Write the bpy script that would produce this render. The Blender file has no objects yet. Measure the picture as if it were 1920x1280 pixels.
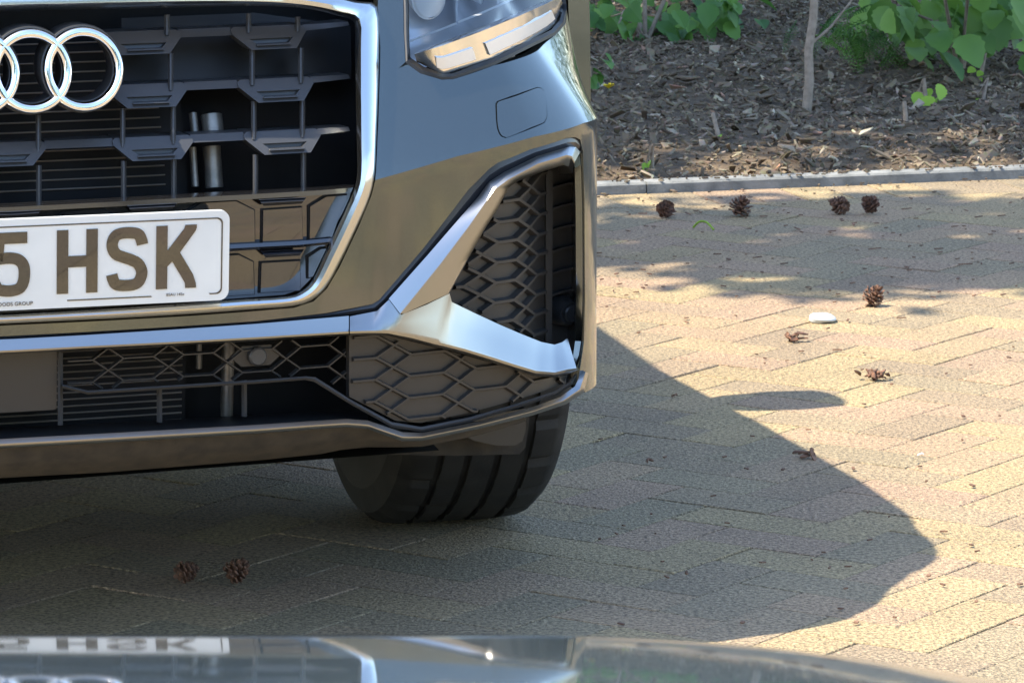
import bpy, bmesh, math, random
import numpy as np
from mathutils import Vector, Matrix
from mathutils.geometry import delaunay_2d_cdt
random.seed(7)
R = math.radians
scene = bpy.context.scene
C = scene.collection

# ------------------------------------------------------------------ camera, sky, sun, exposure
FPX, CX, CY, HC = 8500.0, 960.0, 640.0, 1.37          # long phone lens, eye height
PITCH = math.atan(1460.0 / FPX)
cam = bpy.data.cameras.new('camera'); camo = bpy.data.objects.new('camera', cam); C.objects.link(camo)
cam.sensor_width = 36.0; cam.lens = FPX / 1920 * 36
camo.location = (0, 0, HC); camo.rotation_euler = (math.pi / 2 - PITCH, 0, 0)
cam.clip_start = 0.05; cam.clip_end = 600
cam.dof.use_dof = True; cam.dof.focus_distance = 5.6; cam.dof.aperture_fstop = 60
scene.camera = camo

PSI = R(17)                                            # the parked car stands a little askew
AX = Vector((math.cos(PSI), math.sin(PSI), 0)); AY = Vector((-math.sin(PSI), math.cos(PSI), 0))
CARO = Vector((-0.5955, 5.3858, 0))
SUNV = (AX * 0.625 + AY * 0.0 + Vector((0, 0, -1.0))).normalized()   # the way the light travels
sun_elev = math.asin(-SUNV.z)
sun_az = math.atan2(-SUNV.x, -SUNV.y)                  # compass angle from +Y towards +X of where the sun stands

w = bpy.data.worlds.new('World'); scene.world = w; w.use_nodes = True
nt = w.node_tree; bg = nt.nodes['Background']
sky = nt.nodes.new('ShaderNodeTexSky'); sky.sky_type = 'NISHITA'; sky.sun_disc = False
sky.sun_elevation = sun_elev; sky.sun_rotation = sun_az
sky.air_density = 1.0; sky.dust_density = 0.7; sky.ozone_density = 1.0
nt.links.new(sky.outputs[0], bg.inputs[0]); bg.inputs[1].default_value = 0.115
sl = bpy.data.lights.new('sun', 'SUN'); sl.energy = 2.3; sl.angle = R(0.53); sl.color = (1.0, 0.91, 0.76)
so = bpy.data.objects.new('sun', sl); C.objects.link(so)
so.rotation_euler = SUNV.to_track_quat('-Z', 'Y').to_euler()
scene.view_settings.view_transform = 'Standard'; scene.view_settings.look = 'None'
scene.view_settings.exposure = 2.33; scene.view_settings.gamma = 1.0
scene.view_settings.use_curve_mapping = False
try:
    scene.cycles.max_bounces = 8; scene.cycles.use_denoising = True
except Exception:
    pass

# ------------------------------------------------------------------ materials
def mat(name, col, rough=0.5, metal=0.0, coat=0.0, coatr=0.03, spec=0.5, bump=None, var=None, sheen=0):
    m = bpy.data.materials.new(name); m.use_nodes = True
    n = m.node_tree.nodes; l = m.node_tree.links; b = n['Principled BSDF']
    b.inputs['Base Color'].default_value = (*col, 1); b.inputs['Roughness'].default_value = rough
    b.inputs['Metallic'].default_value = metal; b.inputs['Coat Weight'].default_value = coat
    b.inputs['Coat Roughness'].default_value = coatr; b.inputs['Specular IOR Level'].default_value = spec
    tc = n.new('ShaderNodeTexCoord')
    if var:                                            # var = (scale, second colour, detail)
        nz = n.new('ShaderNodeTexNoise'); nz.inputs['Scale'].default_value = var[0]; nz.inputs['Detail'].default_value = var[2]
        rp = n.new('ShaderNodeValToRGB'); rp.color_ramp.elements[0].position = .35; rp.color_ramp.elements[1].position = .65
        rp.color_ramp.elements[0].color = (*col, 1); rp.color_ramp.elements[1].color = (*var[1], 1)
        l.new(tc.outputs['Object'], nz.inputs['Vector']); l.new(nz.outputs['Fac'], rp.inputs[0]); l.new(rp.outputs[0], b.inputs['Base Color'])
    if bump:                                           # bump = (scale, strength, distance)
        nb = n.new('ShaderNodeTexNoise'); nb.inputs['Scale'].default_value = bump[0]; nb.inputs['Detail'].default_value = 4
        bp = n.new('ShaderNodeBump'); bp.inputs['Strength'].default_value = bump[1]; bp.inputs['Distance'].default_value = bump[2]
        l.new(tc.outputs['Object'], nb.inputs['Vector']); l.new(nb.outputs['Fac'], bp.inputs['Height']); l.new(bp.outputs[0], b.inputs['Normal'])
    return m

M = {}
M['paint'] = mat('car_paint', (.152, .168, .158), .085, .94, .35, .02, var=(900, (.135, .15, .14), 0), bump=(140, .012, .002))
M['chrome'] = mat('satin_silver', (.60, .61, .60), .22, 1.0)
M['trim'] = mat('silver_trim', (.355, .36, .355), .28, 1.0)
M['ring'] = mat('emblem_chrome', (.9, .9, .9), .06, 1.0)
M['gloss'] = mat('gloss_black', (.012, .012, .013), .08, 0, 1, .02, spec=.9)
M['plastic'] = mat('grey_plastic', (.040, .041, .043), .38, bump=(900, .15, .0005))
M['comb'] = mat('dark_plastic', (.030, .028, .026), .45, bump=(900, .15, .0005))
M['matte'] = mat('matte_black', (.012, .013, .015), .55)
M['lip'] = mat('lip_black', (.022, .025, .032), .3)
M['black'] = mat('cavity_black', (.004, .004, .005), .8)
M['under'] = mat('under_plastic', (.022, .020, .017), .85, var=(40, (.042, .036, .028), 4), bump=(300, .3, .001))
M['fins'] = mat('radiator_alloy', (.30, .26, .22), .5, .6)
M['pipe'] = mat('pipe_alloy', (.30, .28, .25), .42, .7, var=(60, (.2, .19, .17), 3))
M['plate'] = mat('plate_white', (.72, .74, .72), .28, 0, .6, .05, var=(9, (.64, .66, .65), 5))  # uneven white imitates faint reflections on the plate, painted into its colour
M['ink'] = mat('plate_black', (.016, .015, .014), .07, 0, 1, .02, spec=.9)
M['tyre'] = mat('tyre_rubber', (.012, .012, .012), .7, var=(25, (.021, .020, .018), 4), bump=(250, .35, .001))
M['rim'] = mat('wheel_alloy', (.35, .35, .36), .3, .9)
M['lamp_silver'] = mat('lamp_silver', (.85, .84, .81), .3, .35)
M['lamp_mirror'] = mat('lamp_mirror', (.92, .91, .88), .14, 1.0)
M['lamp_grey'] = mat('lamp_grey', (.62, .64, .66), .25, .45)
M['lamp_white'] = mat('lamp_light_guide', (.88, .86, .80), .35)
M['glassdark'] = mat('tinted_glass', (.01, .012, .013), .03, 0, 0, spec=.8)
M['bonnet'] = mat('bonnet_paint', (.022, .032, .032), .3, .3, 1, .035, var=(900, (.028, .038, .038), 0))
M['kerb'] = mat('kerb_concrete', (.13, .135, .13), .9, var=(22, (.235, .235, .22), 8), bump=(180, .5, .003))
M['stone'] = mat('white_stone', (.52, .54, .54), .45, var=(30, (.40, .43, .44), 3))
M['twig'] = mat('twig_brown', (.10, .05, .03), .8, var=(40, (.20, .11, .065), 3))
M['stem'] = mat('stem_bark', (.30, .24, .18), .8, var=(60, (.21, .165, .12), 4), bump=(150, .6, .003))
M['bark'] = mat('tree_bark', (.12, .085, .06), .9, var=(12, (.2, .14, .1), 5), bump=(30, .8, .02))
M['flower'] = mat('flower_yellow', (.85, .62, .02), .6)

def clear_lens():
    m = bpy.data.materials.new('lamp_lens'); m.use_nodes = True
    n = m.node_tree.nodes; l = m.node_tree.links; n.remove(n['Principled BSDF'])
    tr = n.new('ShaderNodeBsdfTransparent'); tr.inputs[0].default_value = (.93, .95, .96, 1)
    gl = n.new('ShaderNodeBsdfGlossy'); gl.inputs['Roughness'].default_value = .015
    fr = n.new('ShaderNodeFresnel'); fr.inputs[0].default_value = 1.65
    mx = n.new('ShaderNodeMixShader')
    l.new(fr.outputs[0], mx.inputs[0]); l.new(tr.outputs[0], mx.inputs[1]); l.new(gl.outputs[0], mx.inputs[2])
    l.new(mx.outputs[0], n['Material Output'].inputs[0])
    return m
M['lens'] = clear_lens()

def leafmat(name, col, col2):
    m = bpy.data.materials.new(name); m.use_nodes = True
    n = m.node_tree.nodes; l = m.node_tree.links; b = n['Principled BSDF']
    geo = n.new('ShaderNodeObjectInfo'); tc = n.new('ShaderNodeTexCoord')
    nz = n.new('ShaderNodeTexNoise'); nz.inputs['Scale'].default_value = 9
    ad = n.new('ShaderNodeMath'); ad.operation = 'ADD'
    mu = n.new('ShaderNodeMath'); mu.operation = 'MULTIPLY'; mu.inputs[1].default_value = .5
    l.new(tc.outputs['Object'], nz.inputs['Vector']); l.new(geo.outputs['Random'], ad.inputs[0]); l.new(nz.outputs['Fac'], ad.inputs[1]); l.new(ad.outputs[0], mu.inputs[0])
    rp = n.new('ShaderNodeValToRGB'); rp.color_ramp.elements[0].color = (*col, 1); rp.color_ramp.elements[1].color = (*col2, 1)
    rp.color_ramp.elements[0].position = .2; rp.color_ramp.elements[1].position = .8
    l.new(mu.outputs[0], rp.inputs[0]); l.new(rp.outputs[0], b.inputs['Base Color'])
    b.inputs['Roughness'].default_value = .5
    t = n.new('ShaderNodeBsdfTranslucent'); l.new(rp.outputs[0], t.inputs[0])
    mx = n.new('ShaderNodeMixShader'); mx.inputs[0].default_value = .35
    l.new(b.outputs[0], mx.inputs[1]); l.new(t.outputs[0], mx.inputs[2]); l.new(mx.outputs[0], n['Material Output'].inputs[0])
    return m
M['leaf'] = leafmat('hazel_leaf', (.07, .17, .03), (.20, .36, .06))
M['sprout'] = leafmat('sprout_leaf', (.22, .40, .03), (.32, .5, .05))
M['fern'] = leafmat('conifer_leaf', (.05, .15, .03), (.17, .34, .05))
M['crown'] = leafmat('crown_leaf', (.03, .08, .02), (.07, .14, .03))

def paver_mat():
    m = bpy.data.materials.new('paver'); m.use_nodes = True
    n = m.node_tree.nodes; l = m.node_tree.links; b = n['Principled BSDF']; b.inputs['Roughness'].default_value = .85
    b.inputs['Specular IOR Level'].default_value = .3
    at = n.new('ShaderNodeAttribute'); at.attribute_name = 'tint'
    geo = n.new('ShaderNodeNewGeometry')
    rp = n.new('ShaderNodeValToRGB'); e = rp.color_ramp.elements
    e[0].position = 0; e[0].color = (.318, .240, .140, 1); e[1].position = 1; e[1].color = (.270, .202, .136, 1)
    for p, c in ((.25, (.345, .268, .152)), (.5, (.330, .234, .158)), (.75, (.272, .222, .142))):
        k = e.new(p); k.color = (*c, 1)
    l.new(at.outputs['Fac'], rp.inputs[0])
    n1 = n.new('ShaderNodeTexNoise'); n1.inputs['Scale'].default_value = 150; n1.inputs['Detail'].default_value = 5; n1.inputs['Roughness'].default_value = .7
    n2 = n.new('ShaderNodeTexNoise'); n2.inputs['Scale'].default_value = 3.2; n2.inputs['Detail'].default_value = 4
    vo = n.new('ShaderNodeTexVoronoi'); vo.inputs['Scale'].default_value = 260
    for k in (n1, n2, vo): l.new(geo.outputs['Position'], k.inputs['Vector'])
    r1 = n.new('ShaderNodeValToRGB'); r1.color_ramp.elements[0].position = .34; r1.color_ramp.elements[0].color = (.36, .36, .38, 1)
    r1.color_ramp.elements[1].position = .66; r1.color_ramp.elements[1].color = (1.6, 1.56, 1.48, 1)
    m1 = n.new('ShaderNodeMix'); m1.data_type = 'RGBA'; m1.blend_type = 'MULTIPLY'; m1.inputs[0].default_value = 1
    l.new(n1.outputs['Fac'], r1.inputs[0]); l.new(rp.outputs[0], m1.inputs[6]); l.new(r1.outputs[0], m1.inputs[7])
    r2 = n.new('ShaderNodeValToRGB'); r2.color_ramp.elements[0].position = .35; r2.color_ramp.elements[0].color = (.87, .88, .89, 1)
    r2.color_ramp.elements[1].position = .65; r2.color_ramp.elements[1].color = (1.05, 1.05, 1.03, 1)
    m2 = n.new('ShaderNodeMix'); m2.data_type = 'RGBA'; m2.blend_type = 'MULTIPLY'; m2.inputs[0].default_value = 1
    l.new(n2.outputs['Fac'], r2.inputs[0]); l.new(m1.outputs[2], m2.inputs[6]); l.new(r2.outputs[0], m2.inputs[7])
    l.new(m2.outputs[2], b.inputs['Base Color'])
    ma = n.new('ShaderNodeMath'); ma.operation = 'ADD'; l.new(n1.outputs['Fac'], ma.inputs[0]); l.new(vo.outputs['Distance'], ma.inputs[1])
    bp = n.new('ShaderNodeBump'); bp.inputs['Strength'].default_value = .75; bp.inputs['Distance'].default_value = .004
    l.new(ma.outputs[0], bp.inputs['Height']); l.new(bp.outputs[0], b.inputs['Normal'])
    return m
M['paver'] = paver_mat()
M['sand'] = mat('joint_sand', (.15, .115, .075), .95, bump=(400, .5, .002))
M['soil'] = mat('bed_soil', (.07, .048, .028), .95, var=(14, (.14, .098, .055), 6), bump=(60, 1, .02))
M['field'] = mat('far_ground', (.23, .19, .12), .9, var=(2, (.19, .16, .105), 5))

def chip_mat():
    m = bpy.data.materials.new('bark_chip'); m.use_nodes = True
    n = m.node_tree.nodes; l = m.node_tree.links; b = n['Principled BSDF']; b.inputs['Roughness'].default_value = .85
    at = n.new('ShaderNodeAttribute'); at.attribute_name = 'tint'
    rp = n.new('ShaderNodeValToRGB'); e = rp.color_ramp.elements; e[0].color = (.065, .043, .023, 1); e[1].color = (.66, .57, .40, 1)
    for p, c in ((.35, (.170, .125, .076)), (.65, (.285, .228, .152)), (.85, (.41, .35, .25)), (.96, (.40, .2, .12))):
        k = e.new(p); k.color = (*c, 1)
    l.new(at.outputs['Fac'], rp.inputs[0])
    tc = n.new('ShaderNodeNewGeometry'); nz = n.new('ShaderNodeTexNoise'); nz.inputs['Scale'].default_value = 90
    l.new(tc.outputs['Position'], nz.inputs['Vector'])
    mx = n.new('ShaderNodeMix'); mx.data_type = 'RGBA'; mx.blend_type = 'MULTIPLY'; mx.inputs[0].default_value = .5
    l.new(rp.outputs[0], mx.inputs[6]); l.new(nz.outputs['Color'], mx.inputs[7]); l.new(mx.outputs[2], b.inputs['Base Color'])
    return m
M['chip'] = chip_mat()

# ------------------------------------------------------------------ object helpers
def mesh(name, vf, smooth=True, angle=30):
    v, f = vf
    me = bpy.data.meshes.new(name); me.from_pydata([tuple(p) for p in v], [], f); me.validate(); me.update()
    if smooth:
        me.shade_smooth(); me.set_sharp_from_angle(angle=R(angle))
    return me
def obj(name, vf, m, parent=None, smooth=True, angle=30, loc=None, rot=None):
    me = vf if isinstance(vf, bpy.types.Mesh) else mesh(name, vf, smooth, angle)
    o = bpy.data.objects.new(name, me)
    if m is not None and not me.materials: me.materials.append(M[m])
    C.objects.link(o)
    if parent is not None: o.parent = parent
    if loc is not None: o.location = loc
    if rot is not None: o.rotation_euler = rot
    return o
def empty(name, loc, rot=(0, 0, 0)):
    o = bpy.data.objects.new(name, None); C.objects.link(o); o.location = loc; o.rotation_euler = rot; return o
def tag(o, label, cat, group=None):
    o['label'] = label; o['category'] = cat
    if group: o['group'] = group
    return o
def setting(o, label=None, kind='structure'):
    o['kind'] = kind
    if label: o['label'] = label
    return o
def join(*parts):
    V, Fs = [], []
    for v, f in parts:
        b = len(V); V += list(v); Fs += [tuple(i + b for i in q) for q in f]
    return V, Fs
def mirror(vf):
    v, f = vf
    return [(-p[0], p[1], p[2]) for p in v], [tuple(reversed(q)) for q in f]
def both(vf): return join(vf, mirror(vf))
def box(c, s, rz=0):
    x, y, z = s[0] / 2, s[1] / 2, s[2] / 2; cs, sn = math.cos(rz), math.sin(rz)
    v = [(c[0] + cs * i * x - sn * j * y, c[1] + sn * i * x + cs * j * y, c[2] + k * z) for i in (-1, 1) for j in (-1, 1) for k in (-1, 1)]
    return v, [(0, 1, 3, 2), (4, 6, 7, 5), (0, 4, 5, 1), (2, 3, 7, 6), (0, 2, 6, 4), (1, 5, 7, 3)]
def tube(pts, rad, n=8, cap=True):
    pts = [Vector(p) for p in pts]; V, Fs = [], []
    rads = rad if isinstance(rad, (list, tuple)) else [rad] * len(pts)
    for i, p in enumerate(pts):
        d = (pts[min(i + 1, len(pts) - 1)] - pts[max(i - 1, 0)]).normalized()
        a = d.orthogonal().normalized() if abs(d.z) > .9 else d.cross(Vector((0, 0, 1))).normalized(); b = d.cross(a)
        for k in range(n):
            t = 2 * math.pi * k / n; V.append(p + (a * math.cos(t) + b * math.sin(t)) * rads[i])
    for i in range(len(pts) - 1):
        for k in range(n):
            q = (k + 1) % n; Fs.append((i * n + k, i * n + q, (i + 1) * n + q, (i + 1) * n + k))
    if cap:
        Fs.append(tuple(range(n))[::-1]); Fs.append(tuple((len(pts) - 1) * n + k for k in range(n)))
    return V, Fs
def lathe(prof, n=48):                                  # profile (radius, along) spun about the X axis
    V, Fs = [], []; k = len(prof)
    for i in range(n):
        t = 2 * math.pi * i / n
        for r, x in prof: V.append((x, r * math.cos(t), r * math.sin(t)))
    for i in range(n):
        j = (i + 1) % n
        for q in range(k - 1): Fs.append((i * k + q, i * k + q + 1, j * k + q + 1, j * k + q))
    return V, Fs

# ------------------------------------------------------------------ camera ray tools (to take measurements off the photograph)
cP, sP = math.cos(PITCH), math.sin(PITCH)
FW = Vector((0, cP, -sP)); UPV = Vector((0, sP, cP))
def ray(px, py): return FW + Vector((1, 0, 0)) * ((px - CX) / FPX) - UPV * ((py - CY) / FPX)
def ground(px, py, z=0.0):
    d = ray(px, py); t = (z - HC) / d.z; return Vector((0, 0, HC)) + d * t
def proj(p):
    v = Vector(p) - Vector((0, 0, HC)); k = v.dot(FW)
    return CX + FPX * v.x / k, CY - FPX * v.dot(UPV) / k
def to_car(p):
    v = Vector(p) - CARO; return Vector((v.dot(AX), v.dot(AY), v.z))
def dir_car(d): return Vector((d.dot(AX), d.dot(AY), d.z))
EYE = to_car((0, 0, HC))

# the plan curve of the nose (half), as a dense table with arc length, and its outward normal
ctrl = [(0, 0), (.1, .001), (.2, .005), (.3, .012), (.4, .0225), (.5, .039), (.6, .066), (.68, .099), (.738, .140), (.780, .186), (.810, .238), (.830, .30), (.846, .38), (.860, .48), (.876, .64), (.888, .84), (.897, 1.05)]
def catmull(P, per=24, closed=False):
    out = []; n = len(P); P = [np.array(p, float) for p in P]
    rng = range(n) if closed else range(n - 1)
    for i in rng:
        g = (lambda k: P[k % n]) if closed else (lambda k: P[min(max(k, 0), n - 1)])
        p0, p1, p2, p3 = g(i - 1), g(i), g(i + 1), g(i + 2)
        for j in range(per):
            t = j / per
            out.append(.5 * ((2 * p1) + (-p0 + p2) * t + (2 * p0 - 5 * p1 + 4 * p2 - p3) * t * t + (-p0 + 3 * p1 - 3 * p2 + p3) * t ** 3))
    if not closed: out.append(P[-1])
    return np.array(out)
_c = [(-a, b) for a, b in ctrl[1:4]][::-1] + ctrl
_T = catmull(_c, 40)
for _ in range(60):                                     # relax it so that reflections run smoothly
    _T[1:-1] = .5 * _T[1:-1] + .25 * (_T[:-2] + _T[2:])
_T = _T[_T[:, 0] >= -1e-9]
_T[0] = (0, _T[0, 1])
SL = np.concatenate([[0], np.cumsum(np.hypot(*np.diff(_T, axis=0).T))])
tg = np.gradient(_T, axis=0); tg /= np.hypot(tg[:, 0], tg[:, 1])[:, None]
NR = np.stack([tg[:, 1], -tg[:, 0]], 1); NR[0] = (0, -1)
SMAX = SL[-1]
crease_s = [0, .7, .95, 1.3]; crease_z = [.625, .625, .625, .625]
def soft(x, k): return x if x / k > 30 else k * math.log1p(math.exp(x / k))
_ms = np.linspace(0, 2.0, 801); _mv = np.interp(_ms, [0, .45, .50, .62, .75, .88, .97, 1.05, 1.15, 1.6], [.36, .38, .54, .60, .70, .74, .50, .22, .10, .06])
for _ in range(260): _mv[1:-1] = .5 * _mv[1:-1] + .25 * (_mv[:-2] + _mv[2:])
def lean(s, z):
    zc = float(np.interp(s, crease_s, crease_z)); k = .0012 + .022 * max(0, min(1, (.46 - s) / .04)); m = float(np.interp(s, _ms, _mv))
    return m * soft(z - zc, k) + float(np.interp(s, [.62, .92], [.10, .0])) * soft(zc - z, k)
def pos(s, z, off=0.0):
    X = np.interp(s, SL, _T[:, 0]); Y = np.interp(s, SL, _T[:, 1]); nx = np.interp(s, SL, NR[:, 0]); ny = np.interp(s, SL, NR[:, 1])
    d = off - lean(s, z)
    return (float(X + nx * d), float(Y + ny * d), float(z))
def hit(px, py, off=0.0):
    d = dir_car(ray(px, py)); ts = np.linspace(5.15, 7.0, 230)
    p = np.array(EYE)[None, :] + np.array(d)[None, :] * ts[:, None]
    def dist(q):
        dx = q[:, None, 0] - _T[None, ::3, 0]; dy = q[:, None, 1] - _T[None, ::3, 1]
        i = np.argmin(dx * dx + dy * dy, axis=1) * 3
        sd = (q[:, 0] - _T[i, 0]) * NR[i, 0] + (q[:, 1] - _T[i, 1]) * NR[i, 1]
        s = SL[i] + (q[:, 0] - _T[i, 0]) * tg[i, 0] + (q[:, 1] - _T[i, 1]) * tg[i, 1]
        return sd, s
    def ff(q):
        sd, s = dist(q)
        return np.array([a + lean(b, c) - off for a, b, c in zip(sd, s, q[:, 2])]), s
    f, s = ff(p)
    neg = np.nonzero(f < 0)[0]
    if len(neg) and neg[0] > 0:
        i = neg[0]; t = ts[i - 1] + (ts[i] - ts[i - 1]) * f[i - 1] / (f[i - 1] - f[i])
        q = (np.array(EYE) + np.array(d) * t)[None, :]
        f2, s2 = ff(q)
        return (float(max(s2[0], 0)), float(q[0, 2]))
    i = int(np.argmin(f)); return (float(max(s[i], 0)), float(p[i, 2]))
def hits(pts, off=0.0):
    if not isinstance(off, (list, tuple)): off = [off] * len(pts)
    return [hit(x, y, o) for (x, y), o in zip(pts, off)]
# the crease across the bumper where the lit paving starts to mirror
_cr = [hit(709, 336), hit(850, 292), hit(980, 254), hit(1060, 229), hit(1090, 219)]
crease_s = [0, .40] + [a for a, b in _cr] + [1.6]; crease_z = [_cr[0][1]] * 2 + [b for a, b in _cr] + [_cr[-1][1]]

def inside(p, poly):
    x, y = p; c = False; j = len(poly) - 1
    for i in range(len(poly)):
        xi, yi = poly[i][0], poly[i][1]; xj, yj = poly[j][0], poly[j][1]
        if (yi > y) != (yj > y) and x < (xj - xi) * (y - yi) / (yj - yi) + xi: c = not c
        j = i
    return c
def dens(poly, step, closed=True):
    out = []; n = len(poly)
    for i in range(n if closed else n - 1):
        a, b = Vector(poly[i][:2]), Vector(poly[(i + 1) % n][:2]); k = max(1, int((b - a).length / step))
        out += [tuple(a + (b - a) * (j / k)) for j in range(k)]
    if not closed: out.append(tuple(poly[-1][:2]))
    return out
def panel(outline, holes=(), step=.012, fn=None, thick=.004, line=None):
    """A sheet cut to outline (in two surface parameters), meshed finely, laid on fn(u, v, depth); its edges turned in by thick."""
    loops = [dens(l, step) for l in (outline, *holes)]
    P, E = [], []
    for l in loops:
        b = len(P); P += l; E += [(b + i, b + (i + 1) % len(l)) for i in range(len(l))]
    if line:
        ln = [q for q in dens(line, step, False) if inside(q, loops[0])]
        b = len(P); P += ln; E += [(b + i, b + i + 1) for i in range(len(ln) - 1) if math.hypot(ln[i + 1][0] - ln[i][0], ln[i + 1][1] - ln[i][1]) < step * 2.2]
    us = [p[0] for p in loops[0]]; vs = [p[1] for p in loops[0]]
    bnd = np.array(P)
    u = min(us) + step * .37
    while u < max(us):
        v = min(vs) + step * .41
        while v < max(vs):
            if inside((u, v), loops[0]) and not any(inside((u, v), h) for h in loops[1:]):
                if np.min((bnd[:, 0] - u) ** 2 + (bnd[:, 1] - v) ** 2) > (step * .6) ** 2: P.append((u, v))
            v += step
        u += step
    vv, ee, fc, ov, oe, of = delaunay_2d_cdt([Vector(p) for p in P], E, [], 0, 1e-6)
    F2 = []
    for f in fc:
        c = (sum(vv[i].x for i in f) / len(f), sum(vv[i].y for i in f) / len(f))
        if inside(c, loops[0]) and not any(inside(c, h) for h in loops[1:]): F2.append(tuple(f))
    V = [fn(p.x, p.y, 0.0) for p in vv]
    if thick:
        cnt = {}
        for f in F2:
            for i in range(len(f)):
                a, b = f[i], f[(i + 1) % len(f)]; cnt[(min(a, b), max(a, b))] = cnt.get((min(a, b), max(a, b)), []) + [(a, b)]
        idx = {}
        def tw(i, dpt):
            if (i, dpt) not in idx: idx[(i, dpt)] = len(V); V.append(fn(vv[i].x, vv[i].y, dpt))
            return idx[(i, dpt)]
        extra = []
        for k, l in cnt.items():
            if len(l) == 1:
                a, b = l[0]; extra.append((tw(b, 1e-5), tw(a, 1e-5), tw(a, thick), tw(b, thick)))
        F2 += extra
    return V, F2
def skin(off=0.0): return lambda u, v, d: pos(u, v, off - d)
def flipn(vf): return vf[0], [tuple(reversed(f)) for f in vf[1]]
def strip(*rows, sub=3, ends=False):
    """A sheet through several traced lines: each row is ([(px, py) ...], offset or [offset ...]); rows have equal counts."""
    n = len(rows[0][0]); V, Fs = [], []; m = (n - 1) * sub + 1
    for pts, off in rows:
        offs = off if isinstance(off, (list, tuple)) else [off] * n
        for i in range(m):
            a = min(i // sub, n - 2); t = i / sub - a
            px = pts[a][0] * (1 - t) + pts[a + 1][0] * t; py = pts[a][1] * (1 - t) + pts[a + 1][1] * t; o = offs[a] * (1 - t) + offs[a + 1] * t
            s, z = hit(px, py, o)
            if px <= 31.5: s = 0.0
            V.append(pos(s, z, o))
    for r in range(len(rows) - 1):
        for i in range(m - 1):
            Fs.append((r * m + i, r * m + i + 1, (r + 1) * m + i + 1, (r + 1) * m + i))
    return V, Fs
def smoothline(pts, per=3):
    return [tuple(p) for p in catmull(pts, per)]

# ------------------------------------------------------------------ ground: paving, kerb, planted bed
K0, K1 = ground(1115, 366), ground(1920, 334)            # foot of the kerb
kd = (K1 - K0).normalized(); kn = Vector((-kd.y, kd.x, 0))
def kdist(p): return (Vector((p[0], p[1], 0)) - K0).dot(kn)   # > 0 beyond the kerb's front face
fg = [(-300, -300, -.012), (300, -300, -.012), (300, 300, -.012), (-300, 300, -.012)]
setting(obj('ground', (fg, [(0, 1, 2, 3)]), 'field', smooth=False))
cc = [K0 - kd * 14 + kn * -.001, K0 + kd * 14 + kn * -.001]
pv = [(*(cc[0] - kn * 16).xy, -.008), (*(cc[1] - kn * 16).xy, -.008), (*cc[1].xy, -.008), (*cc[0].xy, -.008)]
paving = setting(obj('pavement', (pv, [(0, 1, 2, 3)]), 'sand', smooth=False))

def clip(poly, lim):
    out = []
    for i in range(len(poly)):
        a, b = poly[i], poly[(i + 1) % len(poly)]; da, db = lim - kdist(a), lim - kdist(b)
        if da >= 0: out.append(a)
        if da * db < 0:
            t = da / (da - db); out.append((a[0] + (b[0] - a[0]) * t, a[1] + (b[1] - a[1]) * t))
    return out
def brick_geo(poly, z, tilt=(0, 0), ch=.0017, dep=.03):
    n = len(poly); cx = sum(p[0] for p in poly) / n; cy = sum(p[1] for p in poly) / n
    ins = []
    for (x, y) in poly:
        l = math.hypot(x - cx, y - cy); f = max(0, 1 - ch * 1.3 / max(l, .01)); ins.append((cx + (x - cx) * f, cy + (y - cy) * f))
    hz = lambda x, y: z + tilt[0] * (x - cx) + tilt[1] * (y - cy)
    V = [(x, y, hz(x, y)) for x, y in ins] + [(x, y, hz(x, y) - ch * .8) for x, y in poly] + [(x, y, z - dep) for x, y in poly]
    F_ = [tuple(range(n))] + [(n + i, n + (i + 1) % n, (i + 1) % n, i) for i in range(n)] + [(2 * n + i, 2 * n + (i + 1) % n, n + (i + 1) % n, n + i) for i in range(n)]
    return V, F_
def tint_attr(me, vals):
    at = me.attributes.new('tint', 'FLOAT', 'POINT'); at.data.foreach_set('value', vals)
PB = .1025; BA = R(34.5)
ub = Vector((math.sin(BA), math.cos(BA), 0)); vb = Vector((-math.cos(BA), math.sin(BA), 0))
org = Vector((.35, 7.0, 0)); SOLD = -.206
car_poly = [(-50, -50), (1070, -50), (1095, 150), (1108, 300), (1108, 600), (1095, 740), (1062, 770), (1050, 880), (985, 960), (930, 968), (700, 940), (630, 860), (-50, 890)]
def seen(p):
    x, y = proj(p)
    return -60 < x < 1990 and 300 < y < 1300 and not (y > 1200 + max(0, (x - 1000)) * .09) and not inside((x, y), car_poly)
bricks = []
for i in range(-150, 151):
    for j in range(-150, 151):
        r_ = (i - j) % 4
        if r_ == 0: c = [(i, j), (i + 2, j), (i + 2, j + 1), (i, j + 1)]
        elif r_ == 3: c = [(i, j), (i + 1, j), (i + 1, j + 2), (i, j + 2)]
        else: continue
        m = org + (ub * (sum(q[0] for q in c) / 4) + vb * (sum(q[1] for q in c) / 4)) * PB
        if not (-5.5 < m.x < 6.5 and -1 < m.y < 11.5) or kdist(m) > SOLD + .12: continue
        g = .0012
        cs = [(c[0][0] * PB + g, c[0][1] * PB + g), (c[1][0] * PB - g, c[1][1] * PB + g), (c[2][0] * PB - g, c[2][1] * PB - g), (c[3][0] * PB + g, c[3][1] * PB - g)]
        poly = [tuple((org + ub * a + vb * b).xy) for a, b in cs]
        if max(kdist(q) for q in poly) > SOLD: poly = clip(poly, SOLD - .001)
        if len(poly) < 3: continue
        bricks.append((poly, m, r_ == 0))
n_s = int(26 / PB)
for k in range(n_s):
    a0 = -13 + k * PB; jt = random.uniform(-.0015, .0015)
    poly = [tuple((K0 + kd * (a0 + q[0]) + kn * q[1]).xy) for q in ((.002, SOLD + .003), (PB - .002, SOLD + .003), (PB - .002, -.004 + jt), (.002, -.004 + jt))]
    m = K0 + kd * (a0 + PB / 2) + kn * (SOLD / 2)
    bricks.append((poly, m, None))
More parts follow.
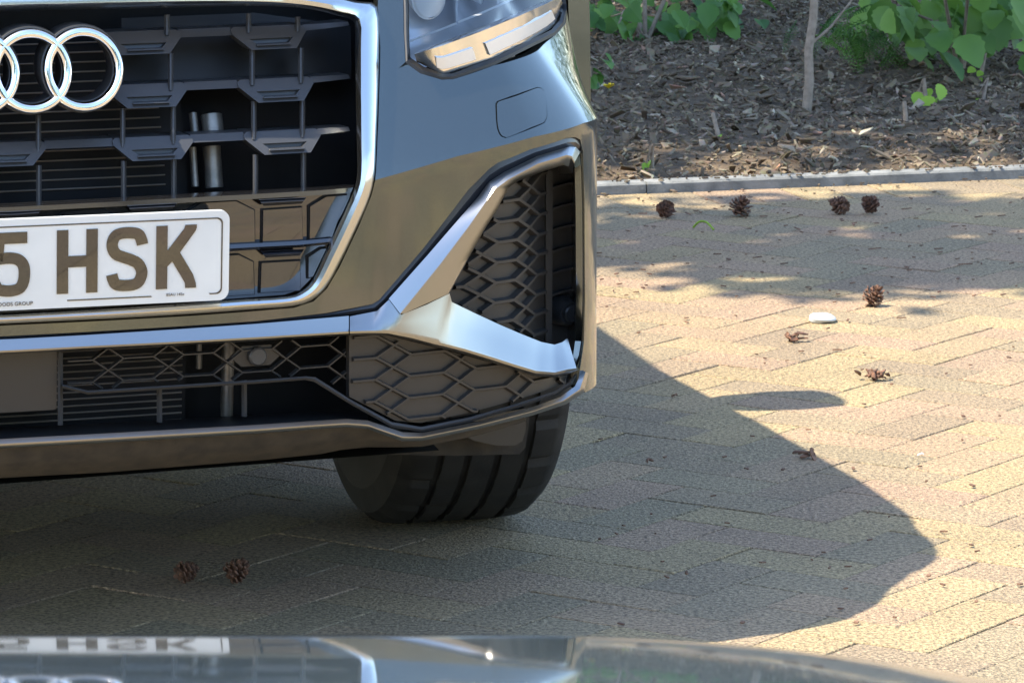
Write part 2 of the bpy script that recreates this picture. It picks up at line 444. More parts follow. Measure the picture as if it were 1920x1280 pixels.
vis = [b for b in bricks if seen(b[1]) or any(seen((*q, 0)) for q in b[0])]
vis.sort(key=lambda b: b[1].y); near = set(id(b) for b in vis[:300])
SV, SF, ST = [], [], []
for b in bricks:
    z = random.gauss(0, .00045); tl = (random.gauss(0, .003), random.gauss(0, .003)); tn = random.random()
    V_, F_ = brick_geo(b[0], z, tl)
    if id(b) in near:
        c0 = Vector((b[1].x, b[1].y, 0))
        me = mesh('brick', ([tuple(Vector(p) - c0) for p in V_], F_), False); tint_attr(me, [tn] * len(V_))
        obj('brick', me, 'paver', paving, loc=c0)
    else:
        k = len(SV); SV += V_; SF += [tuple(i + k for i in f) for f in F_]; ST += [tn] * len(V_)
me = mesh('paving_field', (SV, SF), False)
if len(me.vertices) == len(ST): tint_attr(me, ST)
o = obj('paving_field', me, 'paver', paving); o['kind'] = 'stuff'

# kerb: concrete edging stones end to end
tint = 0
for k in range(-9, 10):
    a0 = .12 + k * .914
    V_, F_ = [], []
    pr = [(0, -.05), (0, .019), (.004, .0235), (.046, .0245), (.05, .020), (.05, -.05)]
    for e in (0.0015, .9125):
        for (d_, z) in pr: V_.append(tuple(K0 + kd * (a0 + e) + kn * (d_ + .001) + Vector((0, 0, z))))
    n = len(pr)
    F_ = [(i, i + 1, n + i + 1, n + i) for i in range(n - 1)] + [tuple(range(n)), tuple(range(n, 2 * n))]
    if k == -9: kerb = setting(obj('kerb', (V_, F_), 'kerb', smooth=False))
    else: obj('kerb_stone', (V_, F_), 'kerb', kerb, smooth=False)

# bed soil: a rough sheet rising a little away from the kerb
def bedz(a, b):
    return .004 + .05 * (1 - math.exp(-b / .8)) + .012 * math.sin(a * 3.1 + b * 1.7) * math.sin(b * 2.3 - a) + .02 * b / 5
def bedp(a, b, h=0.0):
    p = K0 + kd * a + kn * (.05 + b); return Vector((p.x, p.y, bedz(a, b) + h))
V_, F_ = [], []
na, nb = 120, 60
for i in range(na + 1):
    for j in range(nb + 1):
        a = -10 + 20 * i / na; b = 8 * (j / nb) ** 1.3
        V_.append(tuple(bedp(a, b, random.uniform(-.006, .006))))
for i in range(na):
    for j in range(nb): F_.append((i * (nb + 1) + j, (i + 1) * (nb + 1) + j, (i + 1) * (nb + 1) + j + 1, i * (nb + 1) + j + 1))
setting(obj('flower_bed', (V_, F_), 'soil'))
def bed_at(px, py):
    p = ground(px, py, .05)
    for _ in range(4):
        q = Vector((p.x, p.y, 0)) - K0; a, b = q.dot(kd), q.dot(kn) - .05; p = ground(px, py, bedz(a, b))
    return p
# bark chips
CV, CF, CT = [], [], []
for k in range(30000):
    if k < 26000:
        a = random.uniform(-.6, 2.0); b = 4.6 * random.random()
    else:
        a = random.uniform(-6, 7); b = 6 * random.random()
    p = bedp(a, b, random.uniform(0, .012)); L = random.lognormvariate(-4.25, .58); L = min(L, .075); W_ = L * random.uniform(.16, .5); T_ = random.uniform(.0015, .005)
    m = Matrix.Translation(p) @ Matrix.Rotation(random.uniform(0, 6.28), 4, 'Z') @ Matrix.Rotation(random.gauss(0, .45), 4, 'Y') @ Matrix.Rotation(random.gauss(0, .5), 4, 'X')
    vs = [(-L / 2, -W_ * .4, 0), (L * .3, -W_ / 2, 0), (L / 2, W_ * .2, 0), (-L * .3, W_ / 2, 0)]
    b0 = len(CV); bend = random.uniform(-.2, .2) * L
    for zz in (0, T_):
        for x, y, _ in vs: CV.append(tuple(m @ Vector((x, y, zz + bend * (x / L) ** 2 * 4))))
    CF += [(b0 + 3, b0 + 2, b0 + 1, b0), (b0 + 4, b0 + 5, b0 + 6, b0 + 7)] + [(b0 + i, b0 + (i + 1) % 4, b0 + 4 + (i + 1) % 4, b0 + 4 + i) for i in range(4)]
    CT += [min(1, max(0, random.betavariate(1.6, 2.6) + (.45 if random.random() < .04 else 0)))] * 8
for k in range(260):                                     # crumbs of mulch spilt on the kerb and the first blocks
    a = random.uniform(-.4, 1.8); p = K0 + kd * a + kn * random.choice((random.uniform(.0, .05), random.uniform(.0, .05), -random.expovariate(18)))
    on = (p - K0).dot(kn) > 0; L = random.uniform(.003, .014); W_ = L * random.uniform(.2, .6)
    m = Matrix.Translation((p.x, p.y, .0255 if on else .003)) @ Matrix.Rotation(random.uniform(0, 6.28), 4, 'Z'); b0 = len(CV)
    for zz in (0, .003):
        for x, y in ((-L / 2, -W_ / 2), (L / 2, -W_ / 2), (L / 2, W_ / 2), (-L / 2, W_ / 2)): CV.append(tuple(m @ Vector((x, y, zz))))
    CF += [(b0 + 3, b0 + 2, b0 + 1, b0), (b0 + 4, b0 + 5, b0 + 6, b0 + 7)] + [(b0 + i, b0 + (i + 1) % 4, b0 + 4 + (i + 1) % 4, b0 + 4 + i) for i in range(4)]; CT += [random.uniform(0, .5)] * 8
me = mesh('bark_mulch', (CV, CF), False); tint_attr(me, CT)
setting(obj('bark_mulch', me, 'chip'), 'shredded brown bark mulch covering the planted bed', 'stuff')

# ------------------------------------------------------------------ the parked car
car = empty('parked_car', CARO, (0, 0, PSI))
tag(car, 'dark green-grey crossover car parked on the block paving, seen from its front corner', 'car')

# --- grille frame
FO = [(31, -34), (200, -35), (380, -32), (520, -22), (610, -9), (668, 3), (707, 14), (711, 90), (709, 180), (706, 260), (703, 322), (694, 368), (670, 425), (635, 498), (611, 539), (586, 562), (550, 574), (480, 580), (360, 589), (200, 598), (31, 606)]
FI = [(31, 22), (200, 18), (380, 13), (500, 12), (575, 17), (630, 29), (664, 43), (666, 100), (667, 170), (669, 250), (670, 322), (664, 355), (640, 410), (608, 478), (586, 525), (566, 545), (535, 556), (440, 562), (330, 570), (180, 580), (31, 589)]
def lerpl(A, B, u): return [(a[0] * (1 - u) + b[0] * u, a[1] * (1 - u) + b[1] * u) for a, b in zip(A, B)]
A, B = smoothline(FO, 3), smoothline(FI, 3)
fr = strip((A, -.004), (lerpl(A, B, .02), .008), (lerpl(A, B, .14), .0135), (lerpl(A, B, .5), .016), (lerpl(A, B, .76), .0135), (lerpl(A, B, .84), .0095), (lerpl(A, B, .985), -.004), (B, -.03), sub=1)
obj('grille_frame', both(fr), 'chrome', car, angle=38)

# --- painted nose of the bumper
S_END = float(np.interp(.60, _T[:, 1], SL))
fas_top = [(709, -75)]
fas = [(709, -75), (709, 13), (713, 90), (711, 180), (708, 260), (705, 322), (696, 368), (672, 426), (637, 500), (613, 541), (588, 565), (551, 577), (480, 583), (360, 592), (200, 601), (31, 609),
       (31, 629), (200, 620), (480, 602), (610, 587), (698, 570), (711, 562), (795, 464), (878, 356), (918, 316), (934, 305), (995, 280), (1062, 259), (1078, 257), (1088, 262), (1093, 285), (1096, 390), (1097, 560), (1095, 640), (1088, 690), (1082, 722)]
fo = hits(fas, .0); fo[15] = (0, fo[15][1]); fo[16] = (0, fo[16][1])
zb = hit(1082, 735)[1]
lampo = [(757, -75), (756, 0), (757, 60), (760, 118), (788, 138), (828, 150), (850, 149), (926, 123), (1042, 66), (1060, 45), (1069, 10), (1074, -40), (1078, -75)]
lamp_sz = hits(lampo)
zt = lamp_sz[-1][1]
outer = fo + [(fo[-1][0] + .03, zb - .005), (S_END, zb - .01), (S_END, .62), (S_END, zt + .02), (lamp_sz[-1][0], zt)] + lamp_sz[::-1]
cap_px = [(929, 200), (931, 192), (940, 187), (1000, 166), (1010, 164), (1018, 168), (1023, 180), (1026, 215), (1023, 226), (1014, 234), (955, 257), (945, 258), (937, 253), (931, 235)]
def inset(poly, d):
    cx = sum(p[0] for p in poly) / len(poly); cy = sum(p[1] for p in poly) / len(poly)
    return [(cx + (p[0] - cx) * (1 - d / max(1e-6, math.hypot(p[0] - cx, p[1] - cy))), cy + (p[1] - cy) * (1 - d / max(1e-6, math.hypot(p[0] - cx, p[1] - cy)))) for p in poly]
cap_sz = hits([tuple(p) for p in catmull(cap_px, 3, True)])
cl_ = [(s_, float(np.interp(s_, crease_s, crease_z))) for s_ in [_cr[0][0] + .002] + [a for a in crease_s if _cr[0][0] + .01 < a < S_END - .03] + [S_END - .01]]
paint = panel(outer, [cap_sz], .0095, skin(), .012, cl_)
obj('front_bumper', both(paint), 'paint', car, angle=16)
capp = panel(inset(cap_sz, .0016), (), .008, skin(.0008), .008)
for q in (capp, mirror(capp)): obj('washer_cap', q, 'paint', car, angle=50)
back = panel([(p[0], p[1]) for p in inset(cap_sz, -.01)], (), .02, skin(-.010), 0)
for q in (back, mirror(back)): obj('washer_recess', q, 'black', car)

# --- dark lip between paint and silver trim
LO = [(31, 629), (480, 602), (610, 587), (698, 570), (711, 562), (795, 464), (878, 356), (918, 316), (934, 305), (995, 280), (1062, 259), (1078, 257), (1088, 262), (1093, 285), (1096, 390), (1097, 560), (1095, 640), (1088, 690)]
LI = [(31, 635), (480, 607), (610, 595), (707, 583), (729, 560), (802, 478), (895, 371), (917, 341), (945, 323), (1007, 293), (1068, 275), (1080, 276), (1088, 284), (1091, 300), (1093, 390), (1094, 560), (1092, 640), (1083, 690)]
lip = strip((LO, -.010), (LO, -.003), (lerpl(LO, LI, .5), -.001), (LI, -.004), (LI, -.012), sub=4)
obj('bumper_lip', both(lip), 'lip', car)

# --- silver corner blade round the side intake
Oo = [(729, 560), (802, 478), (860, 411), (895, 371), (917, 341), (945, 323), (1007, 293), (1068, 275), (1080, 276), (1088, 285)]
Rr = [(752, 590), (826, 498), (880, 426), (908, 385), (928, 357), (953, 338), (1009, 308), (1062, 292), (1071, 294), (1077, 305)]
Ii = [(843, 550), (880, 481), (912, 425), (934, 390), (954, 352), (972, 339), (1015, 323), (1056, 310), (1066, 313), (1073, 326)]
n1 = len(Oo)
blade = strip((Oo, -.008), (Oo, .002), (lerpl(Oo, Rr, .5), .0105), (lerpl(Oo, Rr, .93), .0165), (lerpl(Rr, Ii, .07), .0158), (lerpl(Rr, Ii, .5), .0105), (lerpl(Rr, Ii, .97), .004), (Ii, -.05), sub=4)
Or = [(1088, 285), (1091, 320), (1093, 390), (1094, 480), (1094, 560), (1092, 640), (1087, 672), (1081, 690)]
Ir = [(1073, 326), (1073, 360), (1073, 400), (1073, 480), (1073, 560), (1070, 600), (1067, 620), (1064, 634)]
def hitplane(px, py, y0):
    d = dir_car(ray(px, py)); t = (y0 - EYE.y) / d.y; q_ = EYE + d * t; return (q_.x, q_.z)
def flange(Oa, Ia, y_in, sub=4):
    V, Fs = [], []; m = (len(Oa) - 1) * sub + 1
    for i in range(m):
        k_ = min(i // sub, len(Oa) - 2); t = i / sub - k_
        ox, oy = Oa[k_][0] * (1 - t) + Oa[k_ + 1][0] * t, Oa[k_][1] * (1 - t) + Oa[k_ + 1][1] * t
        ix, iy = Ia[k_][0] * (1 - t) + Ia[k_ + 1][0] * t, Ia[k_][1] * (1 - t) + Ia[k_ + 1][1] * t
        q0 = Vector(pos(*hit(ox, oy, -.006), -.006)); q1 = Vector(pos(*hit(ox, oy, .003), .003))
        xi, zi = hitplane(ix, iy, y_in); q3 = Vector((xi, y_in, zi)); q2 = q1.lerp(q3, .12) + Vector((0, -.002, 0))
        V += [q0, q1, q2, q3, Vector((xi - .004, y_in + .05, zi))]
    for i in range(m - 1):
        for j in range(4): Fs.append((i * 5 + j, i * 5 + j + 1, (i + 1) * 5 + j + 1, (i + 1) * 5 + j))
    return V, Fs
right = flange(Or + [(1078, 697)], [(1074, 326), (1074, 360), (1074, 400), (1074, 480), (1074, 560), (1071, 600), (1067, 620), (1062, 640), (1058, 668)], .318)
U = [(656, 593), (707, 583), (729, 562), (752, 590), (800, 571), (843, 550), (847, 566), (890, 587), (940, 610), (980, 627), (1015, 641), (1040, 646), (1055, 641), (1064, 634)]
uo = [.000, .002, .003, .016, .010, .004, .002, -.001, -.002, -.002, -.002, -.002, -.004, -.008]
Lw = [(656, 621), (690, 620), (710, 620), (728, 621), (772, 629), (815, 640), (840, 646), (872, 654), (925, 670), (965, 683), (1005, 695), (1040, 698), (1065, 692), (1081, 690)]
Lb = [(656, 629), (690, 628), (712, 628), (730, 629), (772, 638), (812, 649), (838, 655), (869, 663), (922, 679), (962, 692), (1003, 704), (1040, 707), (1068, 700), (1083, 694)]
wing = strip((U, uo), (lerpl(U, Lw, .5), [o * .55 + .009 for o in uo]), (lerpl(U, Lw, .93), [o * .07 + .0185 for o in uo]), (Lw, .0195), (lerpl(Lw, Lb, .5), .018), (Lb, .006), (Lb, -.02), sub=4)
upin = strip((U[5:10], uo[5:10]), (U[5:10], [-.05] * 5), sub=3)
q = join(blade, right, wing, upin)
obj('bumper_blade', q, 'trim', car, angle=34); obj('bumper_blade', mirror(q), 'trim', car, angle=34)
Ct = [(31, 635), (160, 628), (320, 618), (480, 607), (610, 596), (654, 592)]
Cb = [(31, 656), (160, 649), (320, 641), (480, 632), (610, 624), (654, 621)]
Ce = [(31, 663), (160, 656), (320, 648), (480, 639), (610, 631), (654, 629)]
cbar = strip((Ct, -.01), (Ct, .006), (lerpl(Ct, Cb, .5), .0105), (lerpl(Ct, Cb, .9), .0145), (Cb, .0155), (lerpl(Cb, Ce, .5), .014), (Ce, .004), (Ce, -.02), sub=4)
obj('bumper_strip', both(cbar), 'trim', car, angle=34)

# --- honeycomb lattice laid on the skin
def lattice(poly, off, W, H, c, s0, z0, rw, rd, zskew=0.0, fn=None):
    fn = fn or pos
    us = [p[0] for p in poly]; vs = [p[1] for p in poly]
    i0, i1 = int((min(us) - s0) / W) - 2, int((max(us) - s0) / W) + 2
    j0, j1 = int((min(vs) - z0) / H) - 2, int((max(vs) - z0) / H) + 2
    segs = []
    for i in range(i0, i1 + 1):
        for j in range(j0, j1 + 1):
            u = s0 + i * W; v = z0 + j * H
            n = (u, v); a = (u + c, v + H / 2); b = (u + W - c, v + H / 2); m = (u + W, v); a2 = (u + c, v - H / 2); b2 = (u + W - c, v - H / 2)
            segs += [(n, a), (a, b), (b, m), (n, a2), (b2, m)]
    V, Fs = [], []
    for p, q in segs:
        L = math.hypot(q[0] - p[0], q[1] - p[1]); k = max(2, int(L / .006)); run = []
        dx, dy = (q[0] - p[0]) / L, (q[1] - p[1]) / L; nx, ny = -dy, dx
        def flush():
            if len(run) > 1:
                b = len(V)
                for (u, v) in run:
                    for sgn, o in ((-1, 0), (-.45, rd), (.45, rd), (1, 0)): V.append(fn(u + nx * sgn * rw, v + ny * sgn * rw, off + o))
                for r in range(len(run) - 1):
                    for t in range(3): Fs.append((b + r * 4 + t, b + r * 4 + t + 1, b + (r + 1) * 4 + t + 1, b + (r + 1) * 4 + t))
            run.clear()
        for t in range(k + 1):
            u, v = p[0] + dx * L * t / k, p[1] + dy * L * t / k
            if inside((u, v), poly): run.append((u, v))
            else: flush()
        flush()
    return V, Fs

# side intake: honeycomb wall, upright fin, ribbed cheek, parking sensor
ip = [(843, 550), (880, 481), (912, 425), (934, 390), (954, 352), (972, 339), (1015, 323), (1026, 320), (1026, 642), (1015, 641), (980, 627), (940, 610), (890, 587), (847, 566)]
ipz = hits(ip, -.05)
wall = panel(inset(ipz, -.012), (), .02, skin(-.056), 0)
lat = lattice(ipz, -.056, .104, .0262, .030, ipz[0][0] - .052, ipz[0][1] - .006, .0042, .008)
for k in (0, 1):
    f_ = mirror if k else (lambda q: q)
    o = obj('intake_honeycomb', f_(wall), 'comb', car); obj('honeycomb_ribs', f_(lat), 'comb', o)
CHY = .322
def chk(px, py, dy=0.0):
    x_, z_ = hitplane(px, py, CHY + dy); return (x_, CHY + dy, z_)
def slab(pts, d0, d1):                                   # traced outline between two depths
    n = len(pts); V = [chk(x_, y_, d0) for x_, y_ in pts]; V += [(v[0], v[1] + (d1 - d0), v[2]) for v in V]
    return V, [tuple(range(n))] + [(i, n + i, n + (i + 1) % n, (i + 1) % n) for i in range(n)]
fin = join(slab([(1024, 322), (1030, 319), (1037, 322), (1036, 480), (1035, 642), (1023, 642), (1023, 480)], -.045, .02))
cheek = slab([(1015, 316), (1056, 306), (1080, 306), (1088, 400), (1088, 600), (1070, 646), (1015, 652)], 0, .02)
for k in (0, 1):
    f_ = mirror if k else (lambda q: q)
    obj('intake_fin', f_(fin), 'plastic', car, angle=20)
    ch = obj('intake_cheek', f_(cheek), 'comb', car, smooth=False)
    for yy in (345, 384, 424, 464, 505, 545):
        obj('cheek_rib', f_(slab([(1034, yy + 7), (1056, yy), (1086, yy - 6), (1086, yy - 2), (1056, yy + 4), (1034, yy + 11)], -.012, .002)), 'plastic', ch, smooth=False)
    p0 = Vector(chk(1050, 580)); ax = Vector((.25, -1, -.05)).normalized()
    q = join(tube([p0, p0 + ax * .020, p0 + ax * .026], [.021, .019, .015], 24), tube([p0 + ax * .024, p0 + ax * .031, p0 + ax * .033], [.0125, .012, .010], 24))
    obj('parking_sensor', f_(q), 'plastic', ch, angle=40)

# --- lower grille
lg = [(116, 652), (320, 643), (480, 634), (655, 627), (655, 746), (622, 726), (590, 706), (575, 704), (480, 711), (320, 721), (165, 731), (121, 721)]
lgz = hits(lg, -.022); 
c0 = hit(428, 680, -.022); 
lat2 = lattice(lgz, -.03, .0775, .0278, .0195, c0[0] - .0775 * 4, c0[1], .0018, .008)
obj('lower_mesh', lat2, 'comb', car); obj('lower_mesh', mirror(lat2), 'comb', car)
rp = [(656, 629), (728, 629), (812, 650), (922, 680), (1003, 705), (1040, 708), (1068, 702), (1060, 716), (1040, 726), (960, 752), (880, 774), (790, 793), (744, 789), (656, 744)]
rpz = hits(rp, -.012)
corner = panel(rpz, (), .014, skin(-.014), .01)
c1 = hit(737, 667, -.012)
lat3 = lattice([q_ for q_ in rpz], -.014, .1035, .0282, .026, c1[0] - .1035 * 3, c1[1] + .0141, .0030, .0055)
sm_ = max(p_[0] for p_ in rpz)
for k in (0, 1):
    f_ = mirror if k else (lambda q: q)
    o = obj('corner_honeycomb', f_(corner), 'comb', car); obj('honeycomb_ribs', f_(lat3), 'comb', o)
Ra = [(116, 720), (165, 732), (320, 722), (480, 712), (574, 705), (592, 707), (656, 748), (735, 791), (790, 800), (880, 782), (960, 759), (1040, 733), (1066, 716), (1084, 692)]
Rb = [(116, 727), (165, 739), (320, 729), (480, 719), (572, 712), (588, 715), (656, 757), (735, 801), (792, 810), (882, 791), (962, 767), (1044, 741), (1072, 722), (1089, 696)]
rail = strip((Ra, -.03), (Ra, -.006), (lerpl(Ra, Rb, .5), -.003), (Rb, -.006), (Rb, -.04), sub=4)
obj('lower_rail', both(rail), 'plastic', car)
for x0, y0, y1 in ((113, 660, 797), (299, 726, 792), (458, 712, 781)):
    a, b = [(x0 - 5, y0), (x0 - 5, y1)], [(x0 + 5, y0), (x0 + 5, y1)]
    po = strip((a, -.07), (a, -.028), (lerpl(a, b, .5), -.024), (b, -.028), (b, -.07), sub=3)
    obj('grille_post', po, 'plastic', car); obj('grille_post', mirror(po), 'plastic', car)
rad = panel([(0, hit(31, 656, -.03)[1])] + hits([(108, 655), (106, 766), (100, 768)], -.03) + [(0, hit(31, 772, -.03)[1])], (), .02, skin(-.03), .01)
obj('radar_cover', both(rad), 'comb', car)
s_, z_ = hit(483, 668, -.02)
hexp = panel([(s_ - .034, z_), (s_ - .019, z_ + .013), (s_ + .019, z_ + .013), (s_ + .034, z_), (s_ + .019, z_ - .013), (s_ - .019, z_ - .013)], (), .01, skin(-.026), .004)
p0 = Vector(pos(s_, z_, -.03)); axn = (Vector(pos(s_, z_, 0)) - p0).normalized()
sen = join(tube([p0, p0 + axn * .012, p0 + axn * .014], [.0125, .0115, .0095], 24))
for k in (0, 1):
    f_ = mirror if k else (lambda q: q)
    o = obj('sensor_plate', f_(hexp), 'comb', car); obj('parking_sensor', f_(sen), 'plastic', o, angle=40)
Ta, Tb = [(31, 800), (320, 786), (480, 777), (640, 770), (690, 772)], [(31, 822), (320, 806), (480, 797), (640, 786), (690, 787)]
obj('lower_tray', both(strip((Ta, -.13), (Ta, -.09), (Tb, -.022), (lerpl(Ta, Tb, 1.15), -.03), sub=3)), 'matte', car)

# --- bottom strip and chin
Ba = [(31, 821), (200, 812), (480, 796), (600, 788), (650, 785), (690, 788), (722, 799), (755, 810), (792, 811), (900, 789), (1000, 762), (1050, 744), (1078, 724), (1092, 694)]
Bb = [(31, 839), (200, 830), (480, 813), (600, 804), (650, 801), (690, 804), (722, 816), (755, 827), (792, 826), (900, 803), (1000, 778), (1062, 757), (1096, 735), (1104, 700)]
bs = strip((Ba, -.03), (Ba, .0), (lerpl(Ba, Bb, .25), .0030), (lerpl(Ba, Bb, .5), .0058), (lerpl(Ba, Bb, .62), .0056), (lerpl(Ba, Bb, .92), .001), (Bb, -.004), (Bb, -.03), sub=4)
obj('bottom_strip', both(bs), 'trim', car, angle=40)
Ka = [(31, 838), (200, 829), (480, 812), (600, 803), (650, 801), (690, 804), (722, 816), (755, 827), (792, 826), (900, 803), (985, 780)]
Kb = [(31, 894), (200, 885), (480, 863), (600, 851), (640, 843), (690, 838), (722, 838), (755, 838), (792, 837), (900, 815), (985, 790)]
obj('chin', both(strip((Ka, -.010), (lerpl(Ka, Kb, .45), -.022), (Kb, -.06), (Kb, -.25), sub=4)), 'under', car)
bk = panel([(0, .29), (.62, .29), (.80, .34), (.86, .45), (.86, .55), (.76, .66), (.62, .84), (0, .86)], (), .05, skin(-.16), 0)
obj('bumper_core', both(bk), 'black', car)

# --- black louvred lower half of the grille, behind the number plate
cp = [(31, 386), (240, 374), (480, 361), (600, 355), (662, 350), (656, 372), (636, 416), (604, 484), (583, 524), (564, 543), (534, 553), (440, 560), (330, 567), (180, 577), (31, 586)]
cpz = hits(cp, -.02); cpz[0] = (0, cpz[0][1]); cpz[-1] = (0, cpz[-1][1])
obj('grille_panel', both(panel(cpz, (), .015, skin(-.022), .02)), 'gloss', car)
ta, tb, tc_ = [(31, 380), (240, 369), (480, 356), (600, 350), (664, 346)], [(31, 388), (240, 377), (480, 364), (600, 357), (662, 352)], [(31, 397), (240, 386), (480, 373), (600, 366), (658, 361)]
obj('panel_rim', both(strip((ta, -.07), (ta, -.03), (tb, -.010), (tc_, -.010), (tc_, -.022), sub=3)), 'gloss', car)
cells = [[(342, 403), (376, 381), (441, 377), (476, 394), (477, 456), (330, 464)], [(493, 394), (565, 389), (567, 451), (492, 456)], [(581, 387), (611, 369), (650, 366), (640, 390), (622, 444), (580, 448)],
         [(330, 486), (370, 482), (447, 478), (474, 491), (476, 551), (330, 560)], [(490, 493), (562, 489), (562, 544), (488, 548)], [(578, 482), (601, 467), (611, 466), (586, 518), (578, 520)],
         [(100, 412), (125, 396), (190, 391), (226, 408), (228, 470), (100, 476)]]
for c in cells:
    z = hits(c, -.018); q = panel(z, (), .012, skin(-.0165), .006)
    r_ = panel(inset(z, -.0022), (), .012, skin(-.0200), .002)
    for f_ in ((lambda t: t), mirror):
        o = obj('panel_cell', f_(q), 'gloss', car); obj('cell_groove', f_(r_), 'black', o)
for sx, sy, sw in ((285, 388, 46), (530, 377, 44), (530, 474, 40), (31, 400, 46)):
    a, b = [(sx - sw, sy - 4 + sw * .05), (sx + sw, sy - 4 - sw * .05)], [(sx - sw + 8, sy + 7 + sw * .05), (sx + sw - 8, sy + 7 - sw * .05)]
    if sx == 31: a[0], b[0] = (31, sy - 3), (31, sy + 8)
    q = strip((a, -.012), (lerpl(a, b, .5), -.004), (b, -.0145), sub=3)
    q = join(q, strip((lerpl(a, b, -.1), -.015), (lerpl(a, b, -.1), -.009), (a, -.006), (a, -.012), sub=2))
    if sx == 31: obj('panel_slot', both(q), 'lip', car)
    else:
        obj('panel_slot', q, 'lip', car); obj('panel_slot', mirror(q), 'lip', car)
ra, rb = [(330, 463), (420, 459), (480, 456), (560, 452), (624, 446)], [(330, 477), (420, 472), (480, 468), (560, 464), (618, 458)]
q = strip((ra, -.022), (ra, -.012), (lerpl(ra, rb, .6), -.009), (rb, -.012), (rb, -.022), sub=3)
obj('panel_bar', q, 'gloss', car); obj('panel_bar', mirror(q), 'gloss', car)

# --- open upper grille: three broken bars with struts, radiator and pipes behind
G = -.03
def extr(poly, off, depth, zlean=0.0, slot=None):
    """A moulded piece: outline in (s, z), front leaning back with height, depth backwards."""
    z0 = min(p[1] for p in poly)
    fn = lambda u, v, d: pos(max(u, 0), v, off - zlean * (v - z0) - d) if u >= 0 else (lambda t: (-t[0], t[1], t[2]))(pos(-u, v, off - zlean * (v - z0) - d))
    return panel(poly, [slot] if slot else (), .012, fn, depth)
kA, kB = hit(283, 185, G), hit(526, 176, G)
pitchs = [0, kA[0], kB[0]]
for row, (bx, by) in enumerate(((283, 102), (283, 202), (283, 301))):
    zb_ = hit(bx, by, G)[1]
    parts = []
    for ci, sc in enumerate(pitchs):
        for sg in ((1,) if sc == 0 else (1, -1)):
            if row < 2 and ci == 0: continue
            u = sc * sg
            ol = [(u - .031, zb_), (u + .031, zb_), (u + .0515, zb_ + .0185), (u + .0515, zb_ + .0235), (u + .047, zb_ + .0265), (u - .047, zb_ + .0265), (u - .0515, zb_ + .0235), (u - .0515, zb_ + .0185)]
            sl_ = [(u - .022, zb_ + .0065), (u + .022, zb_ + .0065), (u + .030, zb_ + .0125), (u - .030, zb_ + .0125)]
            parts.append(extr(ol, G, .035, .55, sl_))
            parts.append(extr([(u - .030, zb_ + .004), (u + .030, zb_ + .004), (u + .036, zb_ + .015), (u - .036, zb_ + .015)], G - .012, 0))
            # raised lips round the slot
            parts.append(extr([(u - .024, zb_ + .005), (u + .024, zb_ + .005), (u + .0235, zb_ + .0063), (u - .0235, zb_ + .0063)], G + .002, .004, .4))
    ends = [p for p in pitchs]
    for a, b in ((0, 1), (1, 2)):
        if row < 2 and a == 0: continue
        for sg in (1, -1):
            u0, u1 = ends[a] + .0505, ends[b] - .0505
            ol = [(u0, zb_ + .0172), (u1, zb_ + .0172), (u1, zb_ + .0262), (u0, zb_ + .0262)]
            if sg < 0: ol = [(-x, z) for x, z in ol][::-1]
            parts.append(extr(ol, G - .012, .03, .6))
    e0 = ends[2] + .0505; e1 = hit(666, by - 45, G)[0]
    for sg in (1, -1):
        ol = [(e0, zb_ + .019), (e1, zb_ + .021), (e1, zb_ + .0255), (e0, zb_ + .026)]
        if sg < 0: ol = [(-x, z) for x, z in ol][::-1]
        parts.append(extr(ol, G - .012, .03, .6))
    if row == 2: obj('grille_bar', join(*parts), 'plastic', car, angle=35)
    else:
        for sg in (1, -1): obj('grille_bar', join(*[q for q in parts if sg * sum(v[0] for v in q[0]) > 0]), 'plastic', car, angle=35)
def strut(px, y0, y1, w=5):
    a, b = [(px - w, y0), (px - w, y1)], [(px + w, y0), (px + w, y1)]
    q = strip((a, G - .045), (a, G - .012), (lerpl(a, b, .35), G - .008), (lerpl(a, b, .65), G - .008), (b, G - .012), (b, G - .045), sub=2)
    obj('grille_strut', q, 'plastic', car); obj('grille_strut', mirror(q), 'plastic', car)
for a in ((313, 28, 66), (466, 26, 62), (558, 32, 60), (320, 100, 170), (473, 94, 160), (564, 90, 156), (230, 204, 276), (325, 200, 270), (476, 190, 262), (567, 188, 258),
          (72, 216, 286), (232, 302, 374), (326, 298, 368), (479, 290, 362), (569, 286, 356), (73, 310, 386)): strut(*a, w=5.0)
# radiator
fl = []
zz = hit(200, 352, -.11)[1]
while zz < hit(200, 60, -.11)[1]:
    fl.append(tube([(math.copysign(pos(abs(.22 * t / 6), zz, -.115)[0], t), *pos(abs(.22 * t / 6), zz, -.115)[1:]) for t in range(-6, 7)], .0011, 5)); zz += .0116
zz = hit(300, 790, -.11)[1]
while zz < hit(300, 640, -.11)[1]:
    fl.append(tube([(math.copysign(pos(abs(.245 * t / 6), zz, -.115)[0], t), *pos(abs(.245 * t / 6), zz, -.115)[1:]) for t in range(-6, 7)], .0012, 5)); zz += .0088
core = panel([(0, .30), (.25, .30), (.25, .78), (0, .78)], (), .05, skin(-.1165), 0)
rd_ = obj('radiator', both(core), 'black', car)
fo_ = obj('radiator_fins', join(*fl), 'fins', rd_); fo_['kind'] = 'stuff'
for px, w_, y0, y1 in ((366, 8, 212, 256), (400, 21, 216, 252), (366, 7, 276, 350), (402, 17, 274, 352), (373, 6, 640, 690), (425, 12, 640, 780)):
    s0_, za = hit(px, y1, -.10); _, zb2 = hit(px, y0, -.10)
    q = tube([pos(s0_, za, -.10), pos(s0_, zb2, -.10)], w_ / 1518, 20)
    obj('coolant_pipe', q, 'pipe', car, angle=40)
sh = panel(hits([(230, 35), (480, 25), (660, 50), (662, 150), (560, 152), (430, 158), (360, 166), (230, 175)], -.10), (), .03, skin(-.105), 0)
